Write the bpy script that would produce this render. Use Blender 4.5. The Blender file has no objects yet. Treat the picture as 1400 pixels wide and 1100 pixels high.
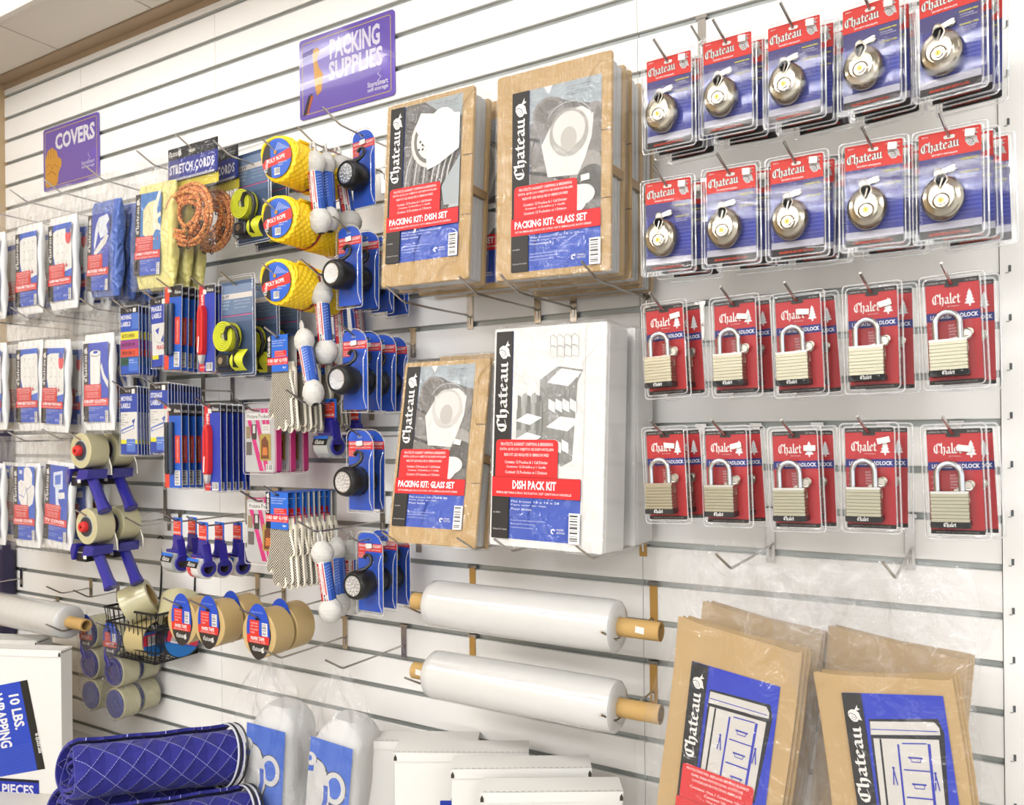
import bpy, math, random
from mathutils import Vector, Matrix
from math import sin, cos, pi, radians as R

# ---------------------------------------------------------------- camera, light, exposure
SC = bpy.context.scene
COL = SC.collection
F_PX, YAW, ROLL, CX, CD, CZ, CY = 1090.65, .5322, -.0106, .5719, 1.4684, 1.45, 584.86
cam_d = bpy.data.cameras.new('camera'); cam = bpy.data.objects.new('camera', cam_d); COL.objects.link(cam)
cam_d.sensor_fit = 'HORIZONTAL'; cam_d.sensor_width = 36; cam_d.lens = 36 * F_PX / 1400
cam_d.shift_y = (CY - 550) / 1400; cam_d.clip_start = .05
_fw = Vector((-sin(YAW), cos(YAW), 0)); _r0 = Vector((cos(YAW), sin(YAW), 0)); _u0 = Vector((0, 0, 1))
_rt = _r0 * cos(ROLL) + _u0 * sin(ROLL); _up = _u0 * cos(ROLL) - _r0 * sin(ROLL)
cam.matrix_world = Matrix(((_rt.x, _up.x, -_fw.x, CX), (_rt.y, _up.y, -_fw.y, -CD), (_rt.z, _up.z, -_fw.z, CZ), (0, 0, 0, 1)))
SC.camera = cam
cam_d.dof.use_dof = True; cam_d.dof.focus_distance = 1.45; cam_d.dof.aperture_fstop = 11.0
SC.view_settings.view_transform = 'Standard'; SC.view_settings.look = 'None'; SC.view_settings.gamma = 1
SC.view_settings.use_curve_mapping = False
SC.view_settings.exposure = 0.0
world = bpy.data.worlds.new('world'); SC.world = world; world.use_nodes = True
world.node_tree.nodes['Background'].inputs[0].default_value = (1.0, 1.0, 1.0, 1)
world.node_tree.nodes['Background'].inputs[1].default_value = WORLD = 1.6
LAMP = 3.9          # base emission of the ceiling lights, added fill rows included
try:
    SC.cycles.transparent_max_bounces = 48; SC.cycles.max_bounces = 8; SC.cycles.sample_clamp_indirect = 4
    SC.cycles.caustics_reflective = False; SC.cycles.caustics_refractive = False
except Exception: pass
random.seed(7)

def at(px, py, d=0.0):
    "world point seen at pixel (px, py) that stands d metres in front of the slat wall"
    v = _fw + _rt * ((px - 700) / F_PX) - _up * ((py - CY) / F_PX)
    return Vector((CX, -CD, CZ)) + v * ((CD - d) / v.y)

# ---------------------------------------------------------------- materials
def lin(c):
    if isinstance(c, str): c = tuple(int(c[i:i + 2], 16) for i in (0, 2, 4))
    return tuple(((x / 255) / 12.92 if x / 255 <= .04045 else ((x / 255 + .055) / 1.055) ** 2.4) for x in c) + (1,)
_M = {}
KEEP = ('white_laminate', 'laminate_edge', 'aluminium', 'ceiling_tile', 'floor_vinyl', 'stretch_film', 'white_carton', 'white_foam', 'white_film', 'yellow_rope', 'fluorescent_tube')
def mat(c, rough=.45, metal=0.0, spec=.5, coat=0.0, bump=None, name=None, emit=0):
    k = (c, rough, metal, spec, coat, bump, emit)
    if k in _M: return _M[k]
    m = bpy.data.materials.new(name or 'paint'); m.use_nodes = True; nt = m.node_tree
    g = 1 if metal or emit or name in KEEP else .76
    b = nt.nodes['Principled BSDF']; b.inputs['Base Color'].default_value = tuple(v * g for v in lin(c)[:3]) + (1,)
    b.inputs['Roughness'].default_value = rough; b.inputs['Metallic'].default_value = metal
    b.inputs['Specular IOR Level'].default_value = spec; b.inputs['Coat Weight'].default_value = coat
    b.inputs['Coat Roughness'].default_value = .08
    if emit:
        b.inputs['Emission Color'].default_value = lin(c); b.inputs['Emission Strength'].default_value = emit
    if bump:
        kind, sc, st = bump
        tc = nt.nodes.new('ShaderNodeTexCoord'); bp = nt.nodes.new('ShaderNodeBump'); bp.inputs['Strength'].default_value = st
        bp.inputs['Distance'].default_value = .002
        if kind == 'noise':
            n = nt.nodes.new('ShaderNodeTexNoise'); n.inputs['Scale'].default_value = sc; n.inputs['Detail'].default_value = 4
            nt.links.new(tc.outputs['Object'], n.inputs['Vector']); o = n.outputs['Fac']
        elif kind == 'crumple':
            n = nt.nodes.new('ShaderNodeTexVoronoi'); n.inputs['Scale'].default_value = sc; n.feature = 'F1'
            n0 = nt.nodes.new('ShaderNodeTexNoise'); n0.inputs['Scale'].default_value = sc * .4
            ad = nt.nodes.new('ShaderNodeVectorMath'); ad.operation = 'MULTIPLY_ADD'; ad.inputs[1].default_value = (.25, .25, .25)
            nt.links.new(tc.outputs['Object'], n0.inputs['Vector']); nt.links.new(n0.outputs['Color'], ad.inputs[0]); nt.links.new(tc.outputs['Object'], ad.inputs[2])
            nt.links.new(ad.outputs[0], n.inputs['Vector']); o = n.outputs['Distance']; bp.inputs['Distance'].default_value = .02
        else:
            n = nt.nodes.new('ShaderNodeTexWave'); n.inputs['Scale'].default_value = sc; n.bands_direction = kind[-1].upper(); n.inputs['Distortion'].default_value = .3
            nt.links.new(tc.outputs['Object'], n.inputs['Vector']); o = n.outputs['Fac']
        nt.links.new(o, bp.inputs['Height']); nt.links.new(bp.outputs[0], b.inputs['Normal'])
    _M[k] = m; return m
def plastic(haze=.04, rough=.06, gl=1.0, c='FFFFFF', crumple=None):
    "thin clear sheet: see-through, with Fresnel gloss and a little milky haze"
    k = ('pl', haze, rough, gl, c, crumple)
    if k in _M: return _M[k]
    m = bpy.data.materials.new('clear_plastic'); m.use_nodes = True; nt = m.node_tree; N = nt.nodes.new; L = nt.links.new
    nt.nodes.remove(nt.nodes['Principled BSDF']); out = [n for n in nt.nodes if n.type == 'OUTPUT_MATERIAL'][0]
    t = N('ShaderNodeBsdfTransparent'); d = N('ShaderNodeBsdfDiffuse'); g = N('ShaderNodeBsdfGlossy'); fr = N('ShaderNodeLayerWeight')
    d.inputs[0].default_value = lin(c); g.inputs['Roughness'].default_value = rough; fr.inputs[0].default_value = .5
    t.inputs[0].default_value = (.985, .985, .985, 1)
    a = N('ShaderNodeMixShader'); a.inputs[0].default_value = haze; L(t.outputs[0], a.inputs[1]); L(d.outputs[0], a.inputs[2])
    pw = N('ShaderNodeMath'); pw.operation = 'POWER'; pw.inputs[1].default_value = 4; L(fr.outputs['Facing'], pw.inputs[0])
    mu = N('ShaderNodeMath'); mu.operation = 'MULTIPLY_ADD'; mu.inputs[1].default_value = .6 * gl; mu.inputs[2].default_value = .05 * gl; mu.use_clamp = True; L(pw.outputs[0], mu.inputs[0])
    b = N('ShaderNodeMixShader'); L(mu.outputs[0], b.inputs[0]); L(a.outputs[0], b.inputs[1]); L(g.outputs[0], b.inputs[2]); L(b.outputs[0], out.inputs[0])
    if crumple:
        tc = N('ShaderNodeTexCoord'); v = N('ShaderNodeTexNoise'); v.inputs['Scale'].default_value = crumple; v.inputs['Detail'].default_value = 3; v.inputs['Distortion'].default_value = 1.5
        bp = N('ShaderNodeBump'); bp.inputs['Strength'].default_value = 1; bp.inputs['Distance'].default_value = .02
        L(tc.outputs['Object'], v.inputs[0]); L(v.outputs[0], bp.inputs['Height'])
        for n in (g, fr, d): L(bp.outputs[0], n.inputs['Normal'])
    _M[k] = m; return m
WHITE = 'ECEAE4'; BLACK = '1B1A1A'; RED = 'DC2A2C'; BLUE = '2050C0'; NAVY = '1F1F86'; KRAFT = 'C39A62'; STRIPK = '2E2B28'
CLEAR = plastic(.006, .05, .2); BULGE = plastic(.003, .04, .12); RIM = plastic(.22, .1, 1.6); HAZY = plastic(.16, .12)
CHROME = mat('B5B0AA', .22, 1.0, name='chrome'); STEEL = mat('B9B2A6', .28, 1.0, name='steel')

# ---------------------------------------------------------------- mesh builder
class MB:
    def __init__(s): s.v = []; s.f = []; s.m = []; s.mats = []; s.T = None
    def mi(s, m):
        if m not in s.mats: s.mats.append(m)
        return s.mats.index(m)
    def add(s, vs, fs, m):
        o = len(s.v); k = s.mi(m)
        s.v += [tuple(s.T @ Vector(p)) if s.T else tuple(p) for p in vs]
        for f in fs: s.f.append([i + o for i in f]); s.m.append(k)
    def box(s, x0, x1, y0, y1, z0, z1, m):
        vs = [(x, y, z) for x in (x0, x1) for y in (y0, y1) for z in (z0, z1)]
        s.add(vs, [(0, 1, 3, 2), (4, 6, 7, 5), (0, 4, 5, 1), (2, 3, 7, 6), (0, 2, 6, 4), (1, 5, 7, 3)], m); return s
    def prism(s, poly, y0, y1, m, ch=0.0, m2=None):
        "polygon in x-z, extruded from y0 (room side) to y1, with a chamfer ch on the room side"
        n = len(poly)
        if ch:
            cx = sum(p[0] for p in poly) / n; cz = sum(p[1] for p in poly) / n
            def sh(p):
                dx, dz = p[0] - cx, p[1] - cz; l = math.hypot(dx, dz) or 1
                return (p[0] - dx / l * ch, p[1] - dz / l * ch)
            rings = [([sh(p) for p in poly], y0), (poly, y0 + ch), (poly, y1)]
        else: rings = [(poly, y0), (poly, y1)]
        vs = [(p[0], y, p[1]) for pl, y in rings for p in pl]; k = len(rings)
        fs = [tuple(range(n))]
        side = []
        for r in range(k - 1):
            for i in range(n): side.append((r * n + i, (r + 1) * n + i, (r + 1) * n + (i + 1) % n, r * n + (i + 1) % n))
        o = len(s.v); s.add(vs, fs + [tuple(reversed(range((k - 1) * n, k * n)))], m)
        kk = s.mi(m2 or m)
        for f in side: s.f.append([i + o for i in f]); s.m.append(kk)
        return s
    def tube(s, pts, r, m, n=8, closed=False, rr=None):
        pts = [Vector(p) for p in pts]; N = len(pts); rings = []; up = None
        for i, p in enumerate(pts):
            a = pts[(i - 1) % N] if (closed or i) else p; b = pts[(i + 1) % N] if (closed or i < N - 1) else p
            t = (b - a).normalized() if (b - a).length > 1e-9 else Vector((0, 0, 1))
            if up is None: up = t.orthogonal().normalized()
            up = (up - t * up.dot(t)); up = up.normalized() if up.length > 1e-6 else t.orthogonal().normalized()
            w = t.cross(up); q = rr[i] if rr else r
            rings.append([p + (up * cos(2 * pi * j / n) + w * sin(2 * pi * j / n)) * q for j in range(n)])
        vs = [p for rg in rings for p in rg]; fs = []
        for i in range(N if closed else N - 1):
            a = i * n; b = ((i + 1) % N) * n
            for j in range(n): fs.append((a + j, a + (j + 1) % n, b + (j + 1) % n, b + j))
        if not closed: fs += [tuple(reversed(range(n))), tuple(range((N - 1) * n, N * n))]
        s.add(vs, fs, m); return s
    def lathe(s, prof, m, c=(0, 0, 0), axis='y', n=28, f=None, close=False):
        "profile of (radius, position along the axis); f(angle, pos) scales the radius"
        vs = []; fs = []
        for r, t in prof:
            for j in range(n):
                a = 2 * pi * j / n; q = r * (f(a, t) if f else 1); u, w = q * cos(a), q * sin(a)
                p = {'y': (u, t, w), 'x': (t, u, w), 'z': (u, w, t)}[axis]
                vs.append((p[0] + c[0], p[1] + c[1], p[2] + c[2]))
        for i in range(len(prof) - 1):
            for j in range(n): fs.append((i * n + j, i * n + (j + 1) % n, (i + 1) * n + (j + 1) % n, (i + 1) * n + j))
        if close:
            i = len(prof) - 1
            for j in range(n): fs.append((i * n + j, i * n + (j + 1) % n, (j + 1) % n, j))
        else: fs += [tuple(range(n)), tuple(reversed(range((len(prof) - 1) * n, len(prof) * n)))]
        s.add(vs, fs, m); return s
    def grid(s, fn, nu, nv, m, wrap=False):
        vs = [fn(i / nu, j / nv) for i in range(nu + (0 if wrap else 1)) for j in range(nv + 1)]
        fs = []; k = nv + 1; nn = nu if wrap else nu + 1
        for i in range(nu):
            for j in range(nv):
                a = i * k + j; b = ((i + 1) % nn) * k + j
                fs.append((a, b, b + 1, a + 1))
        s.add(vs, fs, m); return s

def build(name, mb, parent=None, angle=35, kind=None, loc=None):
    me = bpy.data.meshes.new(name); me.from_pydata(mb.v, [], mb.f); me.update()
    for m in mb.mats: me.materials.append(m)
    for p, k in zip(me.polygons, mb.m): p.material_index = k
    if angle:
        me.shade_smooth(); me.set_sharp_from_angle(angle=R(angle))
    o = bpy.data.objects.new(name, me); COL.objects.link(o)
    if parent: o.parent = parent
    if kind: o['kind'] = kind
    if loc: o.location = loc
    return o
def tag(o, label, cat, group=None):
    o['label'] = label; o['category'] = cat
    if group: o['group'] = group
    return o
def thing(name, label='', cat='', group=None, loc=(0, 0, 0), rot=(0, 0, 0)):
    o = bpy.data.objects.new(name, None); COL.objects.link(o); o.empty_display_size = .02
    o.location = loc; o.rotation_euler = rot; return tag(o, label, cat, group)
def tree(o, parent=None):
    c = o.copy(); COL.objects.link(c)
    if parent: c.parent = parent
    for ch in KIDS(o): tree(ch, c)
    return c
def KIDS(o): return [c for c in bpy.data.objects if c.parent is o] if o.name not in _kc else _kc[o.name]
_kc = {}
_used = set()
def inst(proto, label, cat, group, loc, rot=(0, 0, 0)):
    "the first call places the thing itself, later calls place a copy of it and of its parts"
    if proto.name not in _kc:
        _kc[proto.name] = [c for c in bpy.data.objects if c.parent is proto]
        for c in _kc[proto.name]:
            _kc[c.name] = [g for g in bpy.data.objects if g.parent is c]
            for g in _kc[c.name]: _kc.setdefault(g.name, [])
    o = proto if proto.name not in _used else tree(proto)
    _used.add(proto.name)
    o.location = loc; o.rotation_euler = rot
    return tag(o, label, cat, group)

# ---------------------------------------------------------------- 2D shapes and print
def rrect(x0, x1, z0, z1, r=.004, n=4, rs=None):
    rs = rs or (r, r, r, r)   # corners: top right, top left, bottom left, bottom right
    out = []
    for (cx, cz, a0, q) in ((x1, z1, 0, rs[0]), (x0, z1, 90, rs[1]), (x0, z0, 180, rs[2]), (x1, z0, 270, rs[3])):
        sx = -1 if cx == x1 else 1; sz = -1 if cz == z1 else 1
        for i in range(n + 1):
            a = R(a0 + 90 * i / n); out.append((cx + sx * q + q * cos(a), cz + sz * q + q * sin(a)))
    return out
_T = {}
def glyphs(s, bold):
    k = (s, bold)
    if k not in _T:
        c = bpy.data.curves.new('t', 'FONT'); c.body = s; c.resolution_u = 1 if len(s) > 12 else 2; c.offset = bold; c.fill_mode = 'FRONT'
        o = bpy.data.objects.new('t', c); me = bpy.data.meshes.new_from_object(o)
        vs = [(v.co.x, v.co.y) for v in me.vertices]; fs = [tuple(p.vertices) for p in me.polygons]
        bpy.data.meshes.remove(me); bpy.data.objects.remove(o); bpy.data.curves.remove(c)
        xs = [v[0] for v in vs]; ys = [v[1] for v in vs]
        x0, x1, y0, y1 = min(xs), max(xs), min(ys), max(ys)
        _T[k] = ([((x - x0) / (x1 - x0), (y - y0) / (y1 - y0)) for x, y in vs], fs)
    return _T[k]
# pen strokes of a broad-nib black letter alphabet: (advance, strokes)
PEN = {'C': (.95, [[(.78, 1.42), (.55, 1.52), (.18, 1.25), (.04, .8), (.12, .25), (.4, .02), (.8, .28)], [(.42, 1.35), (.42, .25)], [(.78, 1.42), (.84, 1.2)]]),
       'h': (.72, [[(.0, 1.5), (.1, 1.6), (.1, .08), (.2, .0)], [(.14, .82), (.38, 1.0), (.5, .86), (.5, .12), (.36, -.32)]]),
       'a': (.72, [[(.06, .84), (.28, 1.0), (.42, .86), (.42, .12), (.58, .02)], [(.42, .6), (.1, .42), (.08, .14), (.26, .0), (.42, .16)]]),
       't': (.5, [[(.14, 1.32), (.14, .14), (.28, .0), (.42, .1)], [(-.04, .95), (.38, .95)]]),
       'e': (.6, [[(.46, .2), (.26, .0), (.06, .16), (.06, .8), (.28, 1.0), (.44, .76), (.1, .48)]]),
       'u': (.72, [[(-.02, .92), (.08, 1.0), (.08, .16), (.26, .0), (.44, .2)], [(.38, .92), (.48, 1.0), (.48, .1), (.62, .0)]]),
       'l': (.36, [[(.0, 1.5), (.1, 1.6), (.1, .1), (.26, .0)]])}
class Print:
    "flat artwork in x (right) and z (up), laid down layer by layer; bend wraps it round a vertical radius"
    def __init__(s, bend=None, y0=0.0): s.mb = MB(); s.k = 0; s.bend = bend; s.y0 = y0; s.rough = .4; s.A = None; s.clip = None
    def put(s, vs, fs, c, rough=None):
        s.k += 1; y = s.y0 - s.k * 6e-5; out = []
        for x, z in vs:
            if s.A: x, z = s.A(x, z)
            if s.clip: x = min(max(x, s.clip[0]), s.clip[1]); z = min(max(z, s.clip[2]), s.clip[3])
            if s.bend: a = x / s.bend; q = s.bend + s.k * 6e-5; out.append((q * sin(a), -q * cos(a) + s.y0, z))
            else: out.append((x, y, z))
        s.mb.add(out, fs, c if not isinstance(c, str) else mat(c, rough or s.rough, 0, .3, name='print'))
        return s
    def poly(s, p, c): return s.put(p, [tuple(range(len(p)))], c)
    def rect(s, x0, x1, z0, z1, c):
        if s.bend:
            n = 6; vs = [(x0 + (x1 - x0) * i / n, z) for i in range(n + 1) for z in (z0, z1)]
            return s.put(vs, [(2 * i, 2 * i + 2, 2 * i + 3, 2 * i + 1) for i in range(n)], c)
        return s.poly([(x0, z0), (x1, z0), (x1, z1), (x0, z1)], c)
    def rr(s, x0, x1, z0, z1, c, r=.003, rs=None): return s.poly(rrect(x0, x1, z0, z1, r, rs=rs), c)
    def ell(s, cx, cz, rx, rz, c, rot=0, n=20, a0=0, a1=360):
        q = R(rot); p = []
        for i in range(n + (0 if a1 - a0 >= 360 else 1)):
            a = R(a0 + (a1 - a0) * i / n); x, z = rx * cos(a), rz * sin(a)
            p.append((cx + x * cos(q) - z * sin(q), cz + x * sin(q) + z * cos(q)))
        return s.poly(p, c)
    def stroke(s, pts, w, c, closed=False):
        vs = []; fs = []; n = len(pts)
        for i, p in enumerate(pts):
            a = pts[(i - 1) % n] if (closed or i) else p; b = pts[(i + 1) % n] if (closed or i < n - 1) else p
            dx, dz = b[0] - a[0], b[1] - a[1]; l = math.hypot(dx, dz) or 1; nx, nz = -dz / l * w / 2, dx / l * w / 2
            vs += [(p[0] + nx, p[1] + nz), (p[0] - nx, p[1] - nz)]
        for i in range(n if closed else n - 1):
            j = (i + 1) % n; fs.append((2 * i, 2 * i + 1, 2 * j + 1, 2 * j))
        return s.put(vs, fs, c)
    def text(s, t, x, z, w, h, c, bold=.02, rot=0, shear=0):
        "text fitted into a box w x h with its lower left corner at x, z"
        vs, fs = glyphs(t, bold); q = R(rot)
        out = [((u * w + v * h * shear), v * h) for u, v in vs]
        return s.put([(x + a * cos(q) - b * sin(q), z + a * sin(q) + b * cos(q)) for a, b in out], fs, c)
    def black(s, t, x, z, w, h, c, rot=0, nib=.28, edge=None, skew=0):
        "black letter word; h is the x-height, w the whole width"
        tot = sum(PEN[ch][0] for ch in t) - .1; sx = w / tot; q = R(rot)
        for wd, cc in (((nib * 1.7, edge), (nib, c)) if edge else ((nib, c),)):
            px = 0; vs = []; fs = []; nx, nz = wd * .5 * .72, wd * .5 * .6
            for ch in t:
                for st in PEN[ch][1]:
                    for a, b in zip(st, st[1:]):
                        o = len(vs)
                        dx, dz = b[0] - a[0], b[1] - a[1]; l = math.hypot(dx, dz) or 1; ex, ez = dx / l * .03, dz / l * .03
                        a = (a[0] - ex, a[1] - ez); b = (b[0] + ex, b[1] + ez)
                        ring = [(a[0] - nx, a[1] - nz), (a[0] + nx, a[1] + nz), (b[0] + nx, b[1] + nz), (b[0] - nx, b[1] - nz)]
                        if abs(dx * nz - dz * nx) / l < wd * .12:
                            k = wd * .12; ring = [(a[0] - dz / l * k, a[1] + dx / l * k), (a[0] + dz / l * k, a[1] - dx / l * k), (b[0] + dz / l * k, b[1] - dx / l * k), (b[0] - dz / l * k, b[1] + dx / l * k)]
                        for u, v in ring:
                            X, Z = (px + u) * sx, v * h + (px + u) * sx * skew
                            vs.append((x + X * cos(q) - Z * sin(q), z + X * sin(q) + Z * cos(q)))
                        fs.append((o, o + 1, o + 2, o + 3))
                px += PEN[ch][0]
            s.put(vs, fs, cc)
        return s
    def helm(s, cx, cz, r, c='F2EFE9', d='3A3734', rot=0):
        "the helmet emblem: visored helmet with a plume"
        q = R(rot)
        def P(pts): return [(cx + (a * cos(q) - b * sin(q)) * r, cz + (a * sin(q) + b * cos(q)) * r) for a, b in pts]
        s.poly(P([(-.95, .1), (-.8, .65), (-.3, .95), (.3, .85), (.75, .4), (.85, -.15), (1.05, -.75), (.55, -.6), (.35, -.95), (-.2, -1.0), (-.6, -.6)]), c)
        s.poly(P([(.1, .85), (.35, 1.2), (.6, 1.7), (.6, 1.2), (.95, 1.0), (.55, .8)]), c)
        s.stroke(P([(-.95, .1), (-.45, .35), (.1, .1), (.35, -.5)]), r * .1, d)
        for a, b in ((-.3, -.1), (-.05, -.3), (.1, -.55), (-.35, -.45), (-.1, -.7)): s.ell(*P([(a, b)])[0], r * .08, r * .08, d, n=6)
        return s
    def bars(s, x0, x1, z0, z1, vert=True, n=11):
        s.rect(x0, x1, z0, z1, 'F0EEEA'); w = (x1 - x0) if vert else (z1 - z0)
        for i in range(n):
            a = (i + .5 + .25 * sin(i * 5.1)) / n * w * .86 + w * .05; t = w / n * (.32 + .2 * sin(i * 2.7))
            if vert: s.rect(x0 + a, x0 + a + t, z0 + (z1 - z0) * .18, z1 - (z1 - z0) * .06, '2A2A2A')
            else: s.rect(x0 + (x1 - x0) * .1, x1 - (x1 - x0) * .2, z0 + a, z0 + a + t, '2A2A2A')
        return s
    def lines(s, x, z, w, dz, ts, c, h=None, bold=.01, center=False):
        mx = max(len(t) for t in ts)
        for i, t in enumerate(ts):
            ww = w * len(t) / mx
            s.text(t, x + ((w - ww) / 2 if center else 0), z - i * dz, ww, h or dz * .62, c, bold)
        return s
    def out(s, name='printed_label', parent=None): return build(name, s.mb, parent, angle=0)

SMALL = ['PROTECTS AGAINST CHIPPING & BREAKING', 'EVITA QUE LOS OBJETOS SE DESPORTILLEN', 'REDUIT LES RISQUES D EBRECHURES', 'Contains: 12 Pouches & 1 Cell Divider', 'Contiene: 12 Bolsillos y 1 Casilla', 'Contient: 12 Pochettes et 1 Division']
def chateau_label(P, x, z, w, h, pic, title, sub, blurb=SMALL, base=BLUE, tw=.82, bw=.8, stripc=STRIPK, badge=None):
    "the common printed label: black strip with the vertical name, picture, red text box, title band, blue foot"
    X = lambda u: x + u * w
    Z = lambda v: z + v * h
    P.rect(X(0), X(1), Z(0), Z(1), base)
    P.clip = (X(.2), X(1), Z(.25), Z(1)); pic(P, X, Z, w, h); P.clip = None
    P.rect(X(0), X(.2), Z(.0), Z(1), stripc)
    P.helm(X(.1), Z(.9), w * .07, d=stripc)
    P.black('Chateau', X(.145), Z(.515), h * .33, w * .075, 'F4F1EC', rot=90)
    P.rr(X(.03), X(bw), Z(.28), Z(.475), RED, r=w * .03, rs=(w * .04, w * .04, 0, 0))
    P.lines(X(.08), Z(.445), w * (bw - .13), h * .026, blurb[:3], 'F6E9E6', center=True)
    P.lines(X(.14), Z(.36), w * (bw - .25), h * .024, blurb[3:6], 'F6E9E6', center=True)
    P.rect(X(-.005), X(1.005), Z(.2), Z(.295), RED); P.rect(X(-.005), X(1.005), Z(.294), Z(.296), '701018')
    P.text(title, X(.04 if tw > .6 else .24), Z(.238), w * tw, h * .042, 'FFFFFF', .03)
    P.text(sub, X(.05), Z(.212), w * .86, h * .014, 'F6E9E6', .01)
    P.rect(X(.0), X(.2), Z(0), Z(.2), stripc); P.text('6-001', X(.02), Z(.12), w * .08, h * .008, 'D0CCC6', 0)
    P.text('Chateau Products', X(.015), Z(.04), w * .17, h * .009, 'D0CCC6', 0)
    P.lines(X(.23), Z(.175), w * .55, h * .018, ['Fits boxes 18 x 18 x 28', 'Para usar en caja', 'Pour boite'], 'DDE3F4')
    P.lines(X(.23), Z(.085), w * .4, h * .017, ['Keep this product away from children', 'Mantenga fuera del alcance', 'Conserver hors de portee'], 'C4CDEC')
    P.stroke([(X(.72) + w * .022 * cos(a), Z(.05) + w * .022 * sin(a)) for a in (0.4, 1.5, 2.6, 3.7, 4.8)], w * .014, 'F0F0F4')
    P.lines(X(.76), Z(.055), w * .09, h * .014, ['PLEASE', 'RECYCLE'], 'F0F0F4')
    P.bars(X(.89), X(1.01), Z(.0), Z(.14), vert=False)
# ---------------------------------------------------------------- the setting
PITCH = .0762; Z0 = 2.6698; CEIL = 2.636; GAP = .0115
XL, XR = -2.283, .598
def gz(n): return Z0 - PITCH * n
LAM = mat('E8E6E2', .3, 0, .35, name='white_laminate'); EDGE = mat('D8D0C2', .5, name='laminate_edge'); ALU = mat('A3A7A4', .42, .55, name='aluminium')
wall = bpy.data.objects.new('wall_back', None); COL.objects.link(wall); wall['kind'] = 'structure'
_bb = MB(); _bb.box(XL, XR + .01, .012, .06, -.02, CEIL + .02, mat('8E8A82', .8, name='backing_board')); build('backing_board', _bb, wall, 0)
_kc[wall.name] = []
SEAMS = [XL, -1.84, -1.2192, 0, XR]
for a, b in zip(SEAMS, SEAMS[1:]):
    w = b - a - .0012
    # one slat: bevelled laminate board, its back lip recessed
    m = MB(); h = PITCH - GAP; c = .0012
    prof = [(0, -.0), (c, -c * .0)]
    pz = [(-.0, c), (c, 0), (.0115, 0), (.0115, h), (c, h), (0, h - c)]
    vs = [(x, y, z) for x in (0, w) for y, z in pz]; n = len(pz)
    m.add(vs, [tuple(reversed(range(n))), tuple(range(n, 2 * n))] + [(i, (i + 1) % n, n + (i + 1) % n, n + i) for i in range(n)], LAM)
    base = build('slat', m, wall, 0); g = MB()
    g.box(0, w, .0095, .0112, -GAP - .001, .001, ALU); g.box(0, w, .0045, .0112, -GAP, -GAP + .0012, ALU)
    gb = build('groove_insert', g, wall, 0)
    first = True
    for k in range(0, 36):
        zb = gz(k) + GAP / 2; top = zb + h
        o = base if first else base.copy(); q = gb if first else gb.copy()
        if not first: COL.objects.link(o); COL.objects.link(q); o.parent = wall; q.parent = wall
        first = False
        o.location = (a + .0006, 0, zb); q.location = (a + .0006, 0, zb)
# fine join marks and clips in the grooves are left to the hooks; corner upright at the right end
m = MB(); m.box(XR + .0004, .78, -.003, .05, -.02, CEIL, LAM); cu = build('trim_1', m, None, 0, 'structure')
for k in range(1, 35):
    m = MB(); m.box(XR + .012, XR + .0155, -.0042, -.0026, gz(k) + .006, gz(k) + .016, mat('5A5F60', .6)); m.box(XR + .008, XR + .0125, -.0042, -.0026, gz(k) + .004, gz(k) + .0055, mat('B5B3AC', .6))
    build('notch', m, cu, 0)
# ceiling of mineral tiles in a thin grid, floor, far walls
TILE = mat('D9D3C8', .95, 0, .1, bump=('noise', 260, .5), name='ceiling_tile')
ceil = bpy.data.objects.new('ceiling', None); COL.objects.link(ceil); ceil['kind'] = 'structure'
m = MB(); m.box(-2.4, 6, -6, .06, CEIL + .012, CEIL + .05, mat('9A9184', .9)); build('ceiling_deck', m, ceil, 0)
FIX = [(-2.2, -1.0), (-.72, .46), (1.4, 2.6)]      # spans of the light fittings along the wall
ROWS = [(-.275, -.55), (-1.5, -2.1), (-2.9, -3.5), (-4.3, -4.9)]; ROWLAMP = [LAMP * .36, LAMP * 2.0, LAMP * 2.6, LAMP * 3]  # rows past the first are unseen, added out front for frontal fill
tm = MB(); tm.box(.002, .455, .002, .595, 0, .011, TILE); tile0 = None
for i in range(-1, 19):
    for j in range(10):
        x = -1.88 + (i - 1) * .458; y = -.045 - (j + 1) * .598
        if x > 5.6: continue
        if tile0 is None: o = tile0 = build('ceiling_tile', tm, ceil, 0)
        else: o = tile0.copy(); COL.objects.link(o); o.parent = ceil
        o.location = (x, y, CEIL)
m = MB(); m.box(XL - .02, 6, -.045, .002, CEIL - .004, CEIL + .002, mat('B79F83', .6)); m.box(XL - .02, 6, -.004, .0, CEIL - .02, CEIL, mat('B79F83', .6)); build('trim_2', m, None, 0, 'structure')
k = 0
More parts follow.
